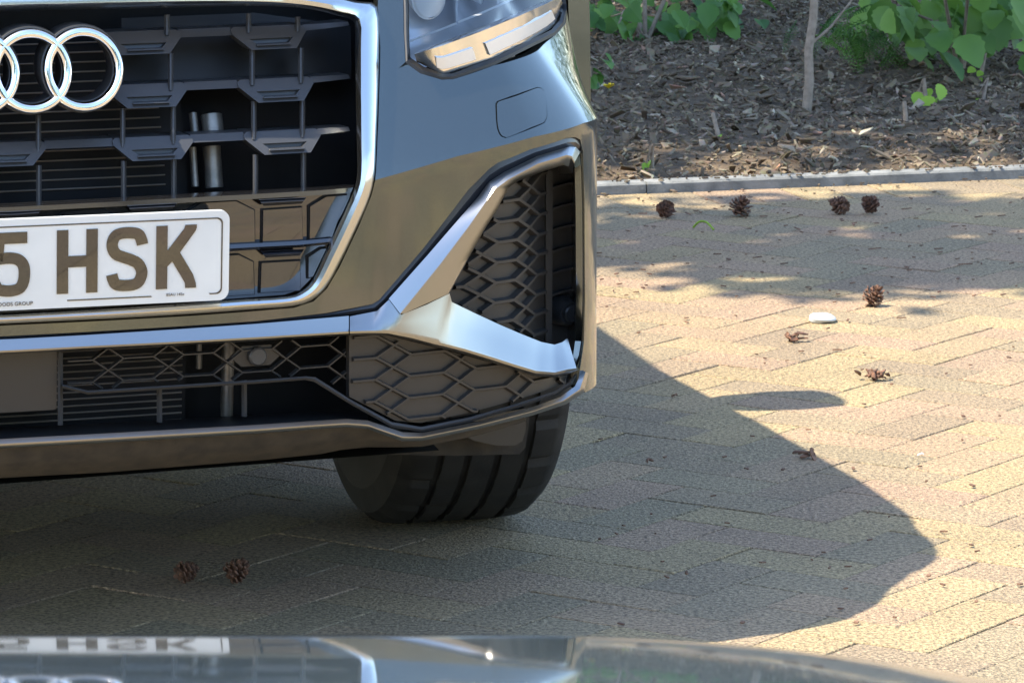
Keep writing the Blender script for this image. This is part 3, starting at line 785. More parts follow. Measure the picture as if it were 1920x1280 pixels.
obj('grille_shroud', sh, 'matte', car); obj('grille_shroud', mirror(sh), 'matte', car)
# --- emblem rings
zr = hit(123, 131, .0)[1]; rr = .0450
def ring_mesh(cx, r, prof, n=64):
    V, Fs = [], []; k = len(prof)
    for i in range(n):
        t = 2 * math.pi * i / n
        for dr, o in prof:
            x = cx + (r + dr) * math.cos(t); z = zr + (r + dr) * math.sin(t)
            p = pos(abs(x), zr, 0)
            V.append((math.copysign(p[0], x), p[1] + .17 * (z - zr) - o, z))
    for i in range(n):
        j = (i + 1) % n
        for q in range(k - 1): Fs.append((i * k + q, i * k + q + 1, j * k + q + 1, j * k + q))
    return V, Fs
for cx in (-.0975, -.0325, .0325, .0975):
    pr = [(-.0058, -.008), (-.0058, .004), (-.0048, .0072), (-.0022, .0092), (.0008, .0095), (.0034, .0085), (.0052, .0058), (.0058, .002), (.0058, -.008)]
    e_ = obj('emblem_ring', ring_mesh(cx, rr, pr), 'ring', car, angle=50)
    obj('ring_sleeve', ring_mesh(cx, rr, [(-.0052, -.05), (-.0064, -.004), (.0072, -.003), (.0085, -.012), (.007, -.05)]), 'plastic', e_)

# --- number plate with its characters
pc = Vector(pos(0, hit(31, 492, .0)[1], 0.018)); TILT = R(6)
def rrect(w_, h_, r, n=6):
    out = []
    for cx, cy, a0 in ((w_ / 2 - r, h_ / 2 - r, 0), (-w_ / 2 + r, h_ / 2 - r, 90), (-w_ / 2 + r, -h_ / 2 + r, 180), (w_ / 2 - r, -h_ / 2 + r, 270)):
        for k in range(n + 1): out.append((cx + r * math.cos(R(a0 + 90 * k / n)), cy + r * math.sin(R(a0 + 90 * k / n))))
    return out
def flat(poly, y, t, hole=None):
    V = [(x, y, z) for x, z in poly]; n = len(poly)
    if hole is None:
        V += [(x, y + t, z) for x, z in poly]
        return V, [tuple(range(n))] + [(i, n + i, n + (i + 1) % n, (i + 1) % n) for i in range(n)]
    V += [(x, y, z) for x, z in hole]; return V, [(i, (i + 1) % n, n + (i + 1) % n, n + i) for i in range(n)]
np_ = obj('number_plate', flat(rrect(.52, .1125, .012), 0, .006), 'plate', car, smooth=False, loc=pc, rot=(TILT, 0, 0))
bo = rrect(.503, .096, .007)
ob = dens(bo, .004)
V_, F_ = [], []
for (x, z) in ob:
    V_ += [(x, -.0007, z), (x * .9932, -.0007, z * .966)]
for i in range(len(ob)):
    j = (i + 1) % len(ob); mx_, mz_ = (ob[i][0] + ob[j][0]) / 2, (ob[i][1] + ob[j][1]) / 2
    if mz_ < -.044 and (abs(mx_) < .062 or .166 < mx_ < .238): continue
    F_.append((2 * i, 2 * i + 1, 2 * j + 1, 2 * j))
obj('plate_border', (V_, F_), 'ink', np_, smooth=False)
def stroke(pts, wd, y, t):
    P = [Vector(p) for p in pts]; L, Rt = [], []
    for i, p in enumerate(P):
        d1 = (p - P[i - 1]).normalized() if i else (P[1] - P[0]).normalized(); d2 = (P[i + 1] - p).normalized() if i < len(P) - 1 else d1
        n1_, n2_ = Vector((-d1.y, d1.x)), Vector((-d2.y, d2.x)); m_ = (n1_ + n2_).normalized(); k = wd / 2 / max(.35, m_.dot(n1_))
        L.append(p + m_ * k); Rt.append(p - m_ * k)
    V = []; Fs = []
    for a, b in zip(L, Rt): V += [(a.x, y, a.y), (b.x, y, b.y), (a.x, y + t, a.y), (b.x, y + t, b.y)]
    for i in range(len(P) - 1):
        b = i * 4; Fs += [(b, b + 4, b + 5, b + 1), (b, b + 2, b + 6, b + 4), (b + 1, b + 5, b + 7, b + 3)]
    e = (len(P) - 1) * 4; Fs += [(0, 1, 3, 2), (e, e + 2, e + 3, e + 1)]
    return V, Fs
mm = .001
Hh = [(0, 0), (14, 0), (14, 32.5), (36, 32.5), (36, 0), (50, 0), (50, 79), (36, 79), (36, 46.5), (14, 46.5), (14, 79), (0, 79)]
Kk = [(0, 0), (14, 0), (14, 28), (20, 34), (34, 10), (36, 6), (36.5, 0), (50, 0), (49.6, 6), (46, 17), (29.5, 45), (48.5, 71), (50, 75), (50, 79), (36, 79), (34.5, 74.5), (14, 48), (14, 79), (0, 79)]
Ss = [(44, 57), (42.6, 63), (39, 69.5), (31, 72), (19, 72), (11, 69), (7, 61), (7.5, 53), (12, 46), (21, 42), (30, 38.5), (38.5, 33.5), (43, 25), (43, 18), (39, 10), (31, 7), (19, 7), (11.5, 9), (8, 15), (6.5, 21)]
Five = [(47, 72), (13, 72), (10.5, 44)], [(4, 44.5), (16, 47), (29, 47), (38, 43.5), (43, 35), (43, 21), (39, 10.5), (30, 7), (20, 7), (11.5, 9.5), (7, 17)]
def glyph(poly_or, x0, kind):
    sh_ = lambda P: [((x0 + x) * mm, (z - 38.5) * mm) for x, z in P]
    if kind == 'poly': q = panel(sh_(poly_or), (), .02, lambda u, v, d: (u, -.0012 + d, v), .0011)
    elif kind == 's': q = stroke([tuple(p) for p in catmull(sh_(poly_or), 5)], 14 * mm, -.0012, .0011)
    else: q = join(stroke(sh_(poly_or[0]), 14 * mm, -.0012, .0011), stroke([tuple(p) for p in catmull(sh_(poly_or[1]), 5)], 14 * mm, -.0012, .0011))
    return q
x0 = 219 - 50
obj('letter', glyph(Kk, x0, 'poly'), 'ink', np_, smooth=False)
obj('letter', glyph(Ss, x0 - 61, 's'), 'ink', np_, smooth=False)
obj('letter', glyph(Hh, x0 - 122, 'poly'), 'ink', np_, smooth=False)
obj('numeral', glyph(Five, x0 - 122 - 83, 'five'), 'ink', np_, smooth=False)
def text(body, size, x, z, parent, mt):
    cu = bpy.data.curves.new('lettering', 'FONT'); cu.body = body; cu.size = size; cu.extrude = .0002
    o = bpy.data.objects.new('lettering', cu); C.objects.link(o); o.parent = parent; o.location = (x, -.0009, z); o.rotation_euler = (math.pi / 2, 0, 0)
    me = bpy.data.meshes.new_from_object(o); me.materials.clear(); me.materials.append(M[mt]); loc, rot = o.location.copy(), o.rotation_euler.copy()
    bpy.data.objects.remove(o); return obj('lettering', me, None, parent, loc=loc, rot=rot)
text('RWOODS GROUP', .0066, -.036, -.0505, np_, 'ink')
text('BSAU 145e', .0048, .182, -.0475, np_, 'ink')

# --- headlamps
def headlamp(f_):
    g0 = inset(lamp_sz, 0); 
    Lo = [(757, -75), (756, 0), (757, 60), (760, 118), (788, 138), (828, 150), (850, 149), (926, 123), (1042, 66), (1060, 45), (1069, 10), (1074, -40), (1078, -75)]
    Li = [(768, -75), (766, 0), (767, 60), (769, 108), (794, 125), (830, 139), (848, 138), (922, 111), (1034, 56), (1050, 38), (1058, 8), (1063, -40), (1067, -75)]
    root = obj('headlight', f_(strip((Lo, -.02), (Lo, -.001), (lerpl(Lo, Li, .45), .001), (Li, -.004), (Li, -.022), sub=4)), 'matte', car)
    lz = hits(Li, -.004)
    ll = hits([(768, -75), (766, 0), (767, 60), (768, 103), (830, 82), (900, 56), (970, 28), (1022, 5), (1050, -8), (1061, -20), (1064, -45), (1067, -75)], -.004)
    obj('lens', f_(panel(ll, (), .012, skin(-.003), 0)), 'lens', root)
    obj('lamp_housing', f_(panel(inset(lz, -.006), (), .02, skin(-.075), 0)), 'lamp_grey', root)
    # the light bar along the bottom edge: sloped silver tray with two windows
    t0 = [(777, 101), (830, 83), (900, 57), (970, 29), (1022, 6), (1050, -7)]; t1 = [(781, 116), (832, 139), (922, 111), (992, 77), (1040, 48), (1057, 14)]
    tray = lambda u: .027 - .033 * u
    obj('light_bar', f_(strip((lerpl(t0, t1, -.08), -.004), (t0, .020), *[(lerpl(t0, t1, u), tray(u)) for u in (.05, .35, .65, 1.02)], sub=4)), 'lamp_mirror', root)
    def tp(k_, u):
        i_ = min(int(k_), len(t0) - 2); f1 = k_ - i_
        l0 = [t0[i_][c] * (1 - f1) + t0[i_ + 1][c] * f1 for c in (0, 1)]; l1 = [t1[i_][c] * (1 - f1) + t1[i_ + 1][c] * f1 for c in (0, 1)]
        return (l0[0] * (1 - u) + l1[0] * u, l0[1] * (1 - u) + l1[1] * u)
    for k0, k1 in ((.75, 1.7), (2.0, 4.2)):
        ks = [k0 + (k1 - k0) * t / 5 for t in range(6)]
        row = lambda u, o: ([tp(k_, u) for k_ in ks], tray(u) + o)
        obj('light_guide', f_(strip(row(.44, -.004), row(.46, .003), row(.65, .003), row(.86, .003), row(.88, -.004), sub=1)), 'lamp_silver', root)
    a, b = [(768, 76), (810, 60), (856, 42)], [(768, 80), (810, 64), (857, 46)]
    obj('lamp_edge', f_(strip((a, -.05), (a, -.024), (b, -.022), (b, -.05), sub=2)), 'lamp_silver', root)
    a, b = [(858, 40), (900, 24), (936, 8), (1010, -26)], [(859, 44), (901, 28), (937, 12), (1012, -22)]
    obj('lamp_edge', f_(strip((a, -.05), (a, -.024), (b, -.022), (b, -.05), sub=2)), 'lamp_silver', root)
    for px in (858, 935, 1010):
        a, b = [(px - 10, -75), (px - 4, -30), (px - 3, 40 - (px - 858) * .42)], [(px - 6, -75), (px, -30), (px + 1, 40 - (px - 858) * .42)]
        obj('lamp_divider', f_(strip((a, -.07), (a, -.02), (b, -.02), (b, -.07), sub=3)), 'lamp_grey', root)
    for px, py in ((806, -2), (905, -30), (985, -60)):
        s_, z_ = hit(px, py, -.04); p0 = Vector(pos(s_, z_, -.072)); ax_ = (Vector(pos(s_, z_, 0)) - p0).normalized()
        obj('reflector', f_(tube([p0, p0 + ax_ * .01, p0 + ax_ * .03, p0 + ax_ * .032, p0 + ax_ * .016, p0 + ax_ * .012], [.012, .018, .027, .024, .014, .004], 20)), 'lamp_silver', root)
    return root
headlamp(lambda q: q); headlamp(mirror)

# --- upper body: bonnet, wings, cabin
def bonnet_z(x, y):
    y_ = max(0, y - .06)
    return .893 + .15 * (1 - math.exp(-y_ / .55)) - .075 * (abs(x) / .9) ** 2.2 - .02 * math.exp(-y_ / .03)
front = []
for i in range(0, 25):
    s = i / 24 * float(np.interp(.62, _T[:, 1], SL)); q_ = pos(s, .875, -.012 + .018 * max(0, 1 - abs(s - 1.0) / .22)); front.append((q_[0], q_[1]))
bo_ = front + [(.868, .85), (.878, 1.1), (.885, 1.5), (.60, 1.42), (0, 1.30)]
obj('bonnet', both(panel(bo_, (), .03, lambda u, v, d: (u, v, bonnet_z(u, v) - d), .02)), 'paint', car, angle=50)
def side_x(y, z):
    base = .892 if y < 3.4 else .892 - .25 * ((y - 3.4) / .8) ** 2
    return base - .10 * max(0, (.42 - z) / .2) ** 1.5 - .03 * max(0, (z - .75) / .25) ** 2
def arch(yc, n=14): return [(yc + .375 * math.cos(R(180 - 180 * i / n)), .335 + .375 * math.sin(R(180 - 180 * i / n))) for i in range(n + 1)]
sidep = [(.50, .30)] + [(y, z) for y, z in arch(.90) if z > .30] + [(1.22, .24), (3.02, .24)] + arch(3.43) + [(3.85, .30), (4.1, .45), (4.12, .95), (3.6, 1.03), (1.5, .985), (.95, .95), (.70, .90), (.52, .80)]
sd = panel(sidep, (), .05, lambda u, v, d: (side_x(u, v) - d, u, v), .03)
obj('body_side', sd, 'paint', car, angle=50); obj('body_side', mirror(sd), 'paint', car, angle=50)
def cabin(rows, n=12):
    V, Fs = [], []
    for y, zb_, hw, zt_, hwt in rows:
        V += [(-hw, y, zb_), (-hwt - .02, y, zt_ - .07), (-hwt + .07, y, zt_ - .012), (0, y, zt_), (hwt - .07, y, zt_ - .012), (hwt + .02, y, zt_ - .07), (hw, y, zb_)]
    for i in range(len(rows) - 1):
        for k in range(6): Fs.append((i * 7 + k, i * 7 + k + 1, (i + 1) * 7 + k + 1, (i + 1) * 7 + k))
    return V, Fs
obj('windscreen', cabin([(1.28, .98, .74, 1.04, .60), (1.62, .98, .76, 1.28, .62), (1.98, .98, .78, 1.46, .60)]), 'glassdark', car, angle=20)
obj('cabin', cabin([(1.98, .98, .86, 1.46, .60), (2.4, .98, .87, 1.50, .61), (3.0, .98, .87, 1.49, .60), (3.6, .98, .84, 1.42, .58), (4.0, .98, .78, 1.2, .6), (4.12, .95, .74, 1.0, .6)]), 'glassdark', car, angle=20)
obj('roof', cabin([(1.96, 1.42, .60, 1.475, .56), (2.4, 1.46, .61, 1.512, .57), (3.0, 1.45, .60, 1.502, .56), (3.75, 1.38, .58, 1.43, .54)]), 'paint', car, angle=30)
obj('floor_pan', panel([(0, .2), (.6, .25), (.62, .45), (.62, 1.2), (.86, 1.25), (.86, 3.0), (.62, 3.1), (.62, 4.0), (0, 4.1)], (), .3, lambda u, v, d: (u, v, .23 + .03 * (v > .8)), 0), 'black', car)
obj('floor_pan', mirror(panel([(0, .2), (.6, .25), (.62, .45), (.62, 1.2), (.86, 1.25), (.86, 3.0), (.62, 3.1), (.62, 4.0), (0, 4.1)], (), .3, lambda u, v, d: (u, v, .23 + .03 * (v > .8)), 0)), 'black', car)
obj('tailgate', both(panel([(0, .3), (.7, .3), (.74, .9), (.72, 1.0), (0, 1.0)], (), .05, lambda u, v, d: (u, 4.14 - .12 * (u / .75) ** 2 - d, v), .02)), 'paint', car)
def mirrorpod():
    V, Fs = [], []
    for i, (x, hy, hz) in enumerate(((.82, .04, .03), (.88, .075, .065), (.95, .085, .078), (1.0, .075, .07), (1.022, .04, .04))):
        for k in range(16):
            t = 2 * math.pi * k / 16; c_, s_ = math.cos(t), math.sin(t)
            V.append((x, 1.62 + hy * math.copysign(abs(c_) ** .7, c_), 1.03 + hz * math.copysign(abs(s_) ** .7, s_)))
    for i in range(4):
        for k in range(16): Fs.append((i * 16 + k, i * 16 + (k + 1) % 16, (i + 1) * 16 + (k + 1) % 16, (i + 1) * 16 + k))
    Fs.append(tuple(64 + k for k in range(16)))
    return V, Fs
q = mirrorpod(); obj('wing_mirror', q, 'paint', car, angle=60); obj('wing_mirror', mirror(q), 'paint', car, angle=60)

# --- wheels
tw = .118
prof = [(.215, -tw * .86), (.235, -tw * .97), (.28, -tw * 1.05), (.315, -tw * .98), (.328, -tw * .86), (.3305, -tw * .80)]
gx = [-.066, -.026, .018, .060]
for i, g in enumerate(gx):
    prof += [(.3335, g - .0055), (.3265, g - .0045), (.3265, g + .0045), (.3335, g + .0055)]
prof += [(.3305, tw * .80), (.328, tw * .86), (.315, tw * .98), (.28, tw * 1.05), (.235, tw * .97), (.215, tw * .86)]
def tyre_geo(n=168):
    V, Fs = [], []; k = len(prof)
    for i in range(n):
        t = 2 * math.pi * i / n
        for q_, (r, x) in enumerate(prof):
            if r > .327 and (abs(x) > .058) and i % 6 == (0 if x > 0 else 3): r -= .006       # shoulder slots
            if r > .333 and abs(x) < .05 and i % 4 == (1 if x > 0 else 3): r -= .0022         # sipes
            V.append((x, r * math.cos(t), r * math.sin(t)))
    for i in range(n):
        j = (i + 1) % n
        for q_ in range(k - 1): Fs.append((i * k + q_, i * k + q_ + 1, j * k + q_ + 1, j * k + q_))
    return V, Fs
tyre_me = mesh('tyre', tyre_geo(), True, 25); tyre_me.materials.append(M['tyre'])
rimp = join(lathe([(.0, .02), (.05, .035), (.06, .03), (.07, .0), (.2, -.01), (.215, .085), (.222, .09), (.222, -.09), (.2, -.09), (.19, 0)], 48),
            *[([(.02, .05 * math.cos(a - .3), .05 * math.sin(a - .3)), (.02, .05 * math.cos(a + .3), .05 * math.sin(a + .3)), (.05, .21 * math.cos(a + .09), .21 * math.sin(a + .09)), (.05, .21 * math.cos(a - .09), .21 * math.sin(a - .09))], [(0, 1, 2, 3)]) for a in [2 * math.pi * k / 5 for k in range(5)]])
rim_me = mesh('rim', rimp, True, 30); rim_me.materials.append(M['rim'])
STEER = R(-1)
for x, y, st in ((.782, .90, STEER), (-.782, .90, STEER), (.775, 3.43, 0), (-.775, 3.43, 0)):
    wh = obj('wheel', rim_me, None, car, loc=(x, y, .333), rot=(0, 0, st if x > 0 else st + math.pi))
    obj('tyre', tyre_me, None, wh)
# board in front of the wheel
wb = [hitplane(x, y, .40) for x, y in ((600, 840), (640, 800), (790, 800), (900, 780), (992, 770), (991, 800), (985, 838), (974, 851), (850, 854), (700, 851), (640, 849))]
q = panel(wb, (), .03, lambda u, v, d: (u, .40 + d + .25 * max(0, v - .27), v), .02)
obj('wheel_deflector', q, 'under', car); obj('wheel_deflector', mirror(q), 'under', car)
wb2 = [hitplane(x, y, .37) for x, y in ((865, 800), (900, 780), (986, 765), (986, 805), (980, 826), (965, 835), (930, 835), (890, 826), (868, 815))]
q = panel(wb2, (), .03, lambda u, v, d: (u, .37 + d, v), .012)
obj('wheel_arch_flap', q, 'comb', car); obj('wheel_arch_flap', mirror(q), 'comb', car)

# ------------------------------------------------------------------ the car the picture is taken from: bonnet and nose
YS, RB = 1.75, 8.5
SS = math.atan(1460 / FPX) + math.atan(549 / FPX); ZS = HC - YS * math.tan(SS)
def hood_z(x, y):
    if y <= YS:
        z = ZS; n = 60; h = (YS - y) / n
        for k in range(n):
            t = (k + .5) * h; z += h * math.tan(max(0.0, SS - min(t, .045) / .82 - max(0, t - .045) / RB))
    else:
        z = ZS; n = 16; h = (y - YS) / n
        for k in range(n):
            t = (k + .5) * h; z -= h * math.tan(min(1.3, SS + t / .5 + max(0, t - .03) / .32))
    q = x if x > 0 else max(0, -x - .72)
    return z - .0185 * (q / .19) ** 2 * (1 if q < .3 else 1 + (q - .3))
hood_c = empty('camera_car', (-.36, 1.2, 0))
tag(hood_c, 'glossy grey-green car bonnet mirroring the parked car along the bottom edge', 'car')
nx_, ny_ = 64, 90; V_, F_ = [], []
ys = [.62 + (YS - .10 - .62) * i / 50 for i in range(50)] + [YS - .10 + .10 * i / 24 for i in range(24)] + [YS + .38 * (i / 30) ** 1.2 for i in range(31)]
for i, y in enumerate(ys):
    for j in range(nx_ + 1):
        x = -1.16 + 1.6 * j / nx_
        V_.append((x + .36, y - 1.2, hood_z(x, y)))
for i in range(len(ys) - 1):
    for j in range(nx_): F_.append((i * (nx_ + 1) + j, i * (nx_ + 1) + j + 1, (i + 1) * (nx_ + 1) + j + 1, (i + 1) * (nx_ + 1) + j))
obj('bonnet', (V_, F_), 'bonnet', hood_c, angle=60)
V_, F_ = [], []
rows = [(2.14, .72), (2.17, .60), (2.18, .45), (2.15, .30), (2.05, .22)]
for y, z in rows:
    for j in range(33):
        x = -1.2 + 1.68 * j / 32; u = abs(x + .36) / .84; V_.append((x + .36, y - 1.2 - .28 * u ** 4, z))
for i in range(len(rows) - 1):
    for j in range(32): F_.append((i * 33 + j, i * 33 + j + 1, (i + 1) * 33 + j + 1, (i + 1) * 33 + j))
obj('front_bumper', (V_, F_), 'bonnet', hood_c, angle=60)
gr = []
for k in range(6): gr.append(box((0, 2.185 - 1.2, .40 + k * .035), (.8, .02, .012)))
obj('grille', join(*gr), 'matte', hood_c, smooth=False)
for sg in (-1, 1):
    s_ = panel([(.62, .25), (1.75, .25), (1.9, .5), (1.9, .7), (1.0, .86), (.62, .88)], (), .06, lambda u, v, d: (sg * (.84 - d), u - 1.2, v), .03)
    obj('wing', s_, 'bonnet', hood_c)
    wh = obj('wheel', rim_me, None, hood_c, loc=(sg * .72, .12, .333), rot=(0, 0, 0 if sg > 0 else math.pi)); obj('tyre', tyre_me, None, wh)

# ------------------------------------------------------------------ things lying about
def cone_mesh(seed, open_=1.0, hgt=.029, rad=.0185):
    rnd = random.Random(seed); V, Fs = [], []
    core = lathe([(.001, -hgt * .1), (rad * .45, .0), (rad * .5, hgt * .4), (rad * .25, hgt * .85), (.001, hgt)], 8)
    V += [(p[1], p[2], p[0]) for p in core[0]]; Fs += core[1]
    n = 44; ga = 2.39996
    for i in range(n):
        t = i / n; a = i * ga + rnd.uniform(-.15, .15); z = hgt * (.02 + .95 * t); prof = math.sin(math.pi * min(1, .18 + .86 * t)) ** .8
        r0 = rad * .3 * prof; r1 = rad * (.35 + .75 * prof) * open_ * rnd.uniform(.9, 1.1); up = (-.004 + .016 * t) * rnd.uniform(.7, 1.3); w_ = rad * .30 * (.5 + prof * .6)
        ca, sa = math.cos(a), math.sin(a); b = len(V)
        for r, h, ww in ((r0, 0, w_ * .4), (r1 * .8, up * .6, w_), (r1, up + .0012, w_ * .75)):
            for sg in (-1, 1): V.append((ca * r - sa * sg * ww, sa * r + ca * sg * ww, z + h))
        for r, h, ww in ((r0, -.001, w_ * .4), (r1 * .8, up * .6 - .0022, w_ * .9), (r1, up - .0018, w_ * .7)):
            for sg in (-1, 1): V.append((ca * r - sa * sg * ww, sa * r + ca * sg * ww, z + h))
        Fs += [(b, b + 1, b + 3, b + 2), (b + 2, b + 3, b + 5, b + 4), (b + 7, b + 6, b + 8, b + 9), (b + 9, b + 8, b + 10, b + 11), (b + 4, b + 5, b + 11, b + 10), (b + 2, b + 4, b + 10, b + 8), (b + 5, b + 3, b + 9, b + 11)]
    return V, Fs
M['cone'] = mat('cone_scales', (.055, .030, .019), .75, var=(160, (.20, .095, .055), 3))
cones = [(1243, 408, .9, 'pine cone close to the kerb just beside the parked car'), (1383, 406, 1.05, 'pine cone near the kerb, second from the parked car'), (1584, 403, .95, 'pine cone near the kerb, third from the parked car'),
         (1638, 402, .92, 'pine cone near the kerb, fourth and farthest from the parked car'), (1630, 574, 1.0, 'open brown pine cone lying in full sun behind the white stone'),
         (338, 1098, .72, 'small dark pine cone in shadow under the car, the farther left of two'), (433, 1100, .82, 'dark pine cone in shadow under the car, nearer the wheel of two')]
for k, (px, py, sc, lb) in enumerate(cones):
    p = ground(px, py); o = obj('pine_cone', mesh('pine_cone', cone_mesh(k, 1.0 if k != 1 else 1.1), False), 'cone')
    o.scale = (sc, sc, sc * random.uniform(.88, 1.05)); o.rotation_euler = [(1.15, .2, .4), (.35, -.2, 2), (-1.25, .3, 1), (.2, .9, 4), (.5, .35, 1), (1.3, .4, 2.2), (-.9, -.5, 5)][k]
    o.location = (p.x, p.y, .016 if abs(o.rotation_euler[0]) > .8 or abs(o.rotation_euler[1]) > .8 else .008)
    tag(o, lb, 'pine cone', 'pine cones on the paving')
# broken cone pieces and flakes
def scrap(name, px, py, n, spread, lb, cat, mt, size, seed):
    rnd = random.Random(seed); p = ground(px, py); parts = []
    for i in range(n):
        a = rnd.uniform(0, 6.28); L = size * rnd.uniform(.6, 1.2); w_ = L * rnd.uniform(.25, .45)
        m = Matrix.Translation((rnd.gauss(0, spread), rnd.gauss(0, spread * .7), .002 + rnd.uniform(0, .010) * (n > 1))) @ Matrix.Rotation(a, 4, 'Z') @ Matrix.Rotation(rnd.gauss(0, .5), 4, 'Y') @ Matrix.Rotation(rnd.gauss(0, .4), 4, 'X')
        vs = [(-L / 2, 0, 0), (-L * .2, -w_ / 2, .001), (L * .3, -w_ * .45, .002), (L / 2, 0, .0), (L * .25, w_ / 2, .002), (-L * .2, w_ * .4, .001)]
        parts.append(([tuple(m @ Vector(v)) for v in vs] + [tuple(m @ (Vector(v) + Vector((0, 0, .0025)))) for v in vs], [(5, 4, 3, 2, 1, 0), (6, 7, 8, 9, 10, 11)] + [(i_, (i_ + 1) % 6, 6 + (i_ + 1) % 6, 6 + i_) for i_ in range(6)]))
    o = obj(name, join(*parts), mt, loc=(p.x, p.y, .001), smooth=False); tag(o, lb, cat); return o
scrap('cone_piece', 1490, 640, 9, .007, 'flat crushed brown cone fragment nearer the camera than the white stone', 'cone fragment', 'cone', .024, 3)
scrap('cone_piece', 1640, 714, 16, .008, 'jagged red-brown broken cone piece on sunny paving beside the mirror shadow', 'cone fragment', 'cone', .022, 5)
scrap('bark_flake', 1510, 860, 5, .007, 'dark bark flake at the edge of the car shadow', 'bark flake', 'twig', .028, 9)
scrap('pebble', 1726, 857, 1, 0, 'tiny white fleck on the sunny paving', 'pebble', 'stone', .009, 2)
scrap('bark_flake', 1218, 872, 2, .003, 'small dark crumb in the car shadow beside the wheel', 'bark flake', 'twig', .012, 12)
scrap('bark_flake', 1285, 1084, 2, .003, 'small dark crumb in the car shadow, nearest the bottom edge', 'bark flake', 'twig', .012, 13)
scrap('dead_leaf', 1263, 749, 2, .003, 'small red-brown leaf scrap in the car shadow below the mirror', 'leaf', 'twig', .014, 14)
# white stone
me = bpy.data.meshes.new('white_stone'); bm = bmesh.new(); bmesh.ops.create_icosphere(bm, subdivisions=4, radius=1)
for v in bm.verts:
    n_ = v.co.normalized(); k = 1 + .07 * math.sin(3 * n_.x + 1) * math.cos(4 * n_.y) + .05 * math.sin(5 * n_.z + 2 * n_.x)
    v.co = Vector((n_.x * .026 * k, n_.y * .030 * k, max(n_.z, -.5) * .0105 * k))
bm.to_mesh(me); bm.free(); me.shade_smooth()
p = ground(1541, 602); o = obj('white_stone', me, 'stone', loc=(p.x, p.y, .005)); tag(o, 'smooth flat white stone lying on the sunlit paving', 'stone')
# needles and red scraps scattered on the paving
NV = []; spots = [(1120, 478), (1205, 404), (1290, 404), (1432, 409), (1345, 480), (1495, 432), (1560, 437), (1600, 424), (1700, 395), (1790, 428), (1810, 499), (1878, 408), (1640, 470), (1420, 486), (1470, 498), (1590, 604), (1570, 660), (1760, 470), (1835, 410), (1690, 600)]
rnd = random.Random(4)
for (px, py) in spots:
    p = ground(px, py); a = rnd.uniform(-.5, .5) + (0 if rnd.random() < .7 else 1.5); L = rnd.uniform(.012, .03)
    m = Matrix.Translation((p.x, p.y, .003)) @ Matrix.Rotation(a, 4, 'Z')
    NV.append(([tuple(m @ Vector(q)) for q in ((-L / 2, -.002, 0), (L / 2, -.001, .001), (L / 2, .002, .001), (-L / 2, .002, 0), (-L / 2, -.002, .002), (L / 2, -.001, .003), (L / 2, .002, .003), (-L / 2, .002, .002))], [(3, 2, 1, 0), (4, 5, 6, 7), (0, 1, 5, 4), (1, 2, 6, 5), (2, 3, 7, 6), (3, 0, 4, 7)]))
for k in range(190):
    px, py = rnd.uniform(1120, 1920), rnd.uniform(372, 1180) if rnd.random() < .5 else rnd.uniform(372, 560)
    p = ground(px, py); a = rnd.uniform(0, 6.28); L = rnd.uniform(.003, .011); W_ = rnd.uniform(.001, .003)
    m = Matrix.Translation((p.x, p.y, .003)) @ Matrix.Rotation(a, 4, 'Z')
    NV.append(([tuple(m @ Vector(q)) for q in ((-L / 2, -W_, 0), (L / 2, -W_, .001), (L / 2, W_, .001), (-L / 2, W_, 0), (-L / 2, -W_, .002), (L / 2, -W_, .003), (L / 2, W_, .003), (-L / 2, W_, .002))], [(3, 2, 1, 0), (4, 5, 6, 7), (0, 1, 5, 4), (1, 2, 6, 5), (2, 3, 7, 6), (3, 0, 4, 7)]))
setting(obj('leaf_litter', join(*NV), 'twig', smooth=False), 'red-brown needles and crumbs scattered over the paving', 'stuff')
# a bent blade of grass on the paving
p = ground(1300, 428); q = ground(1338, 434)
pts = [Vector((p.x, p.y, .002)), p.lerp(q, .3) + Vector((0, 0, .016)), p.lerp(q, .65) + Vector((0, 0, .017)), Vector((q.x, q.y, .004))]
o = obj('grass_blade', tube([Vector(v) - pts[0] for v in catmull([tuple(v) for v in pts], 5)], .0024, 5), 'sprout', loc=pts[0]); tag(o, 'curled yellow-green grass blade on the paving near the kerb', 'grass blade')

# ------------------------------------------------------------------ plants in the bed
def leaf_mesh(L, W_, fold=.15, teeth=9, droop=.25):
    V, Fs = [], []
    n = 10
    for i in range(n + 1):
        t = i / n; w_ = W_ / 2 * math.sin(math.pi * t ** .8) ** .75 if 0 < t < 1 else 0
        w_ *= 1 + (.10 if i % 2 else -.06)
        x = L * t; z = -droop * L * t * t
        V += [(x, -w_, z + fold * w_), (x, 0, z), (x, w_, z + fold * w_)]
    for i in range(n):
        b = i * 3; Fs += [(b, b + 3, b + 4, b + 1), (b + 1, b + 4, b + 5, b + 2)]
    return V, Fs
def shrub(name, base, tips, leaf_me, mt, lb, cat, size=(.8, 1.2), face=-1.4, group=None, stems=3, seed=1):
    rnd = random.Random(seed); root = empty(name, base); tag(root, lb, cat, group)
    sv = []
    for k in range(stems):
        t = tips[k * len(tips) // stems]; m_ = Vector(t) - Vector(base)
        sv.append(tube([Vector((0, 0, -.02)), m_ * .5 + Vector((rnd.uniform(-.04, .04), rnd.uniform(-.04, .04), .05)), m_], [.007, .005, .002], 6))
    obj('stem', join(*sv), 'stem', root)
    for t in tips:
        o = obj('leaf', leaf_me[rnd.randrange(len(leaf_me))], mt, root, loc=Vector(t) - Vector(base))
        s_ = rnd.uniform(*size); o.scale = (s_, s_, s_)
        o.rotation_euler = (rnd.gauss(0, .45), rnd.uniform(.1, .9), face + rnd.gauss(0, .7))
    return root
hz = [mesh('leaf', leaf_mesh(.10, .08, f, d)) for f, d in ((.15, .25), (.25, .4), (.05, .15))]
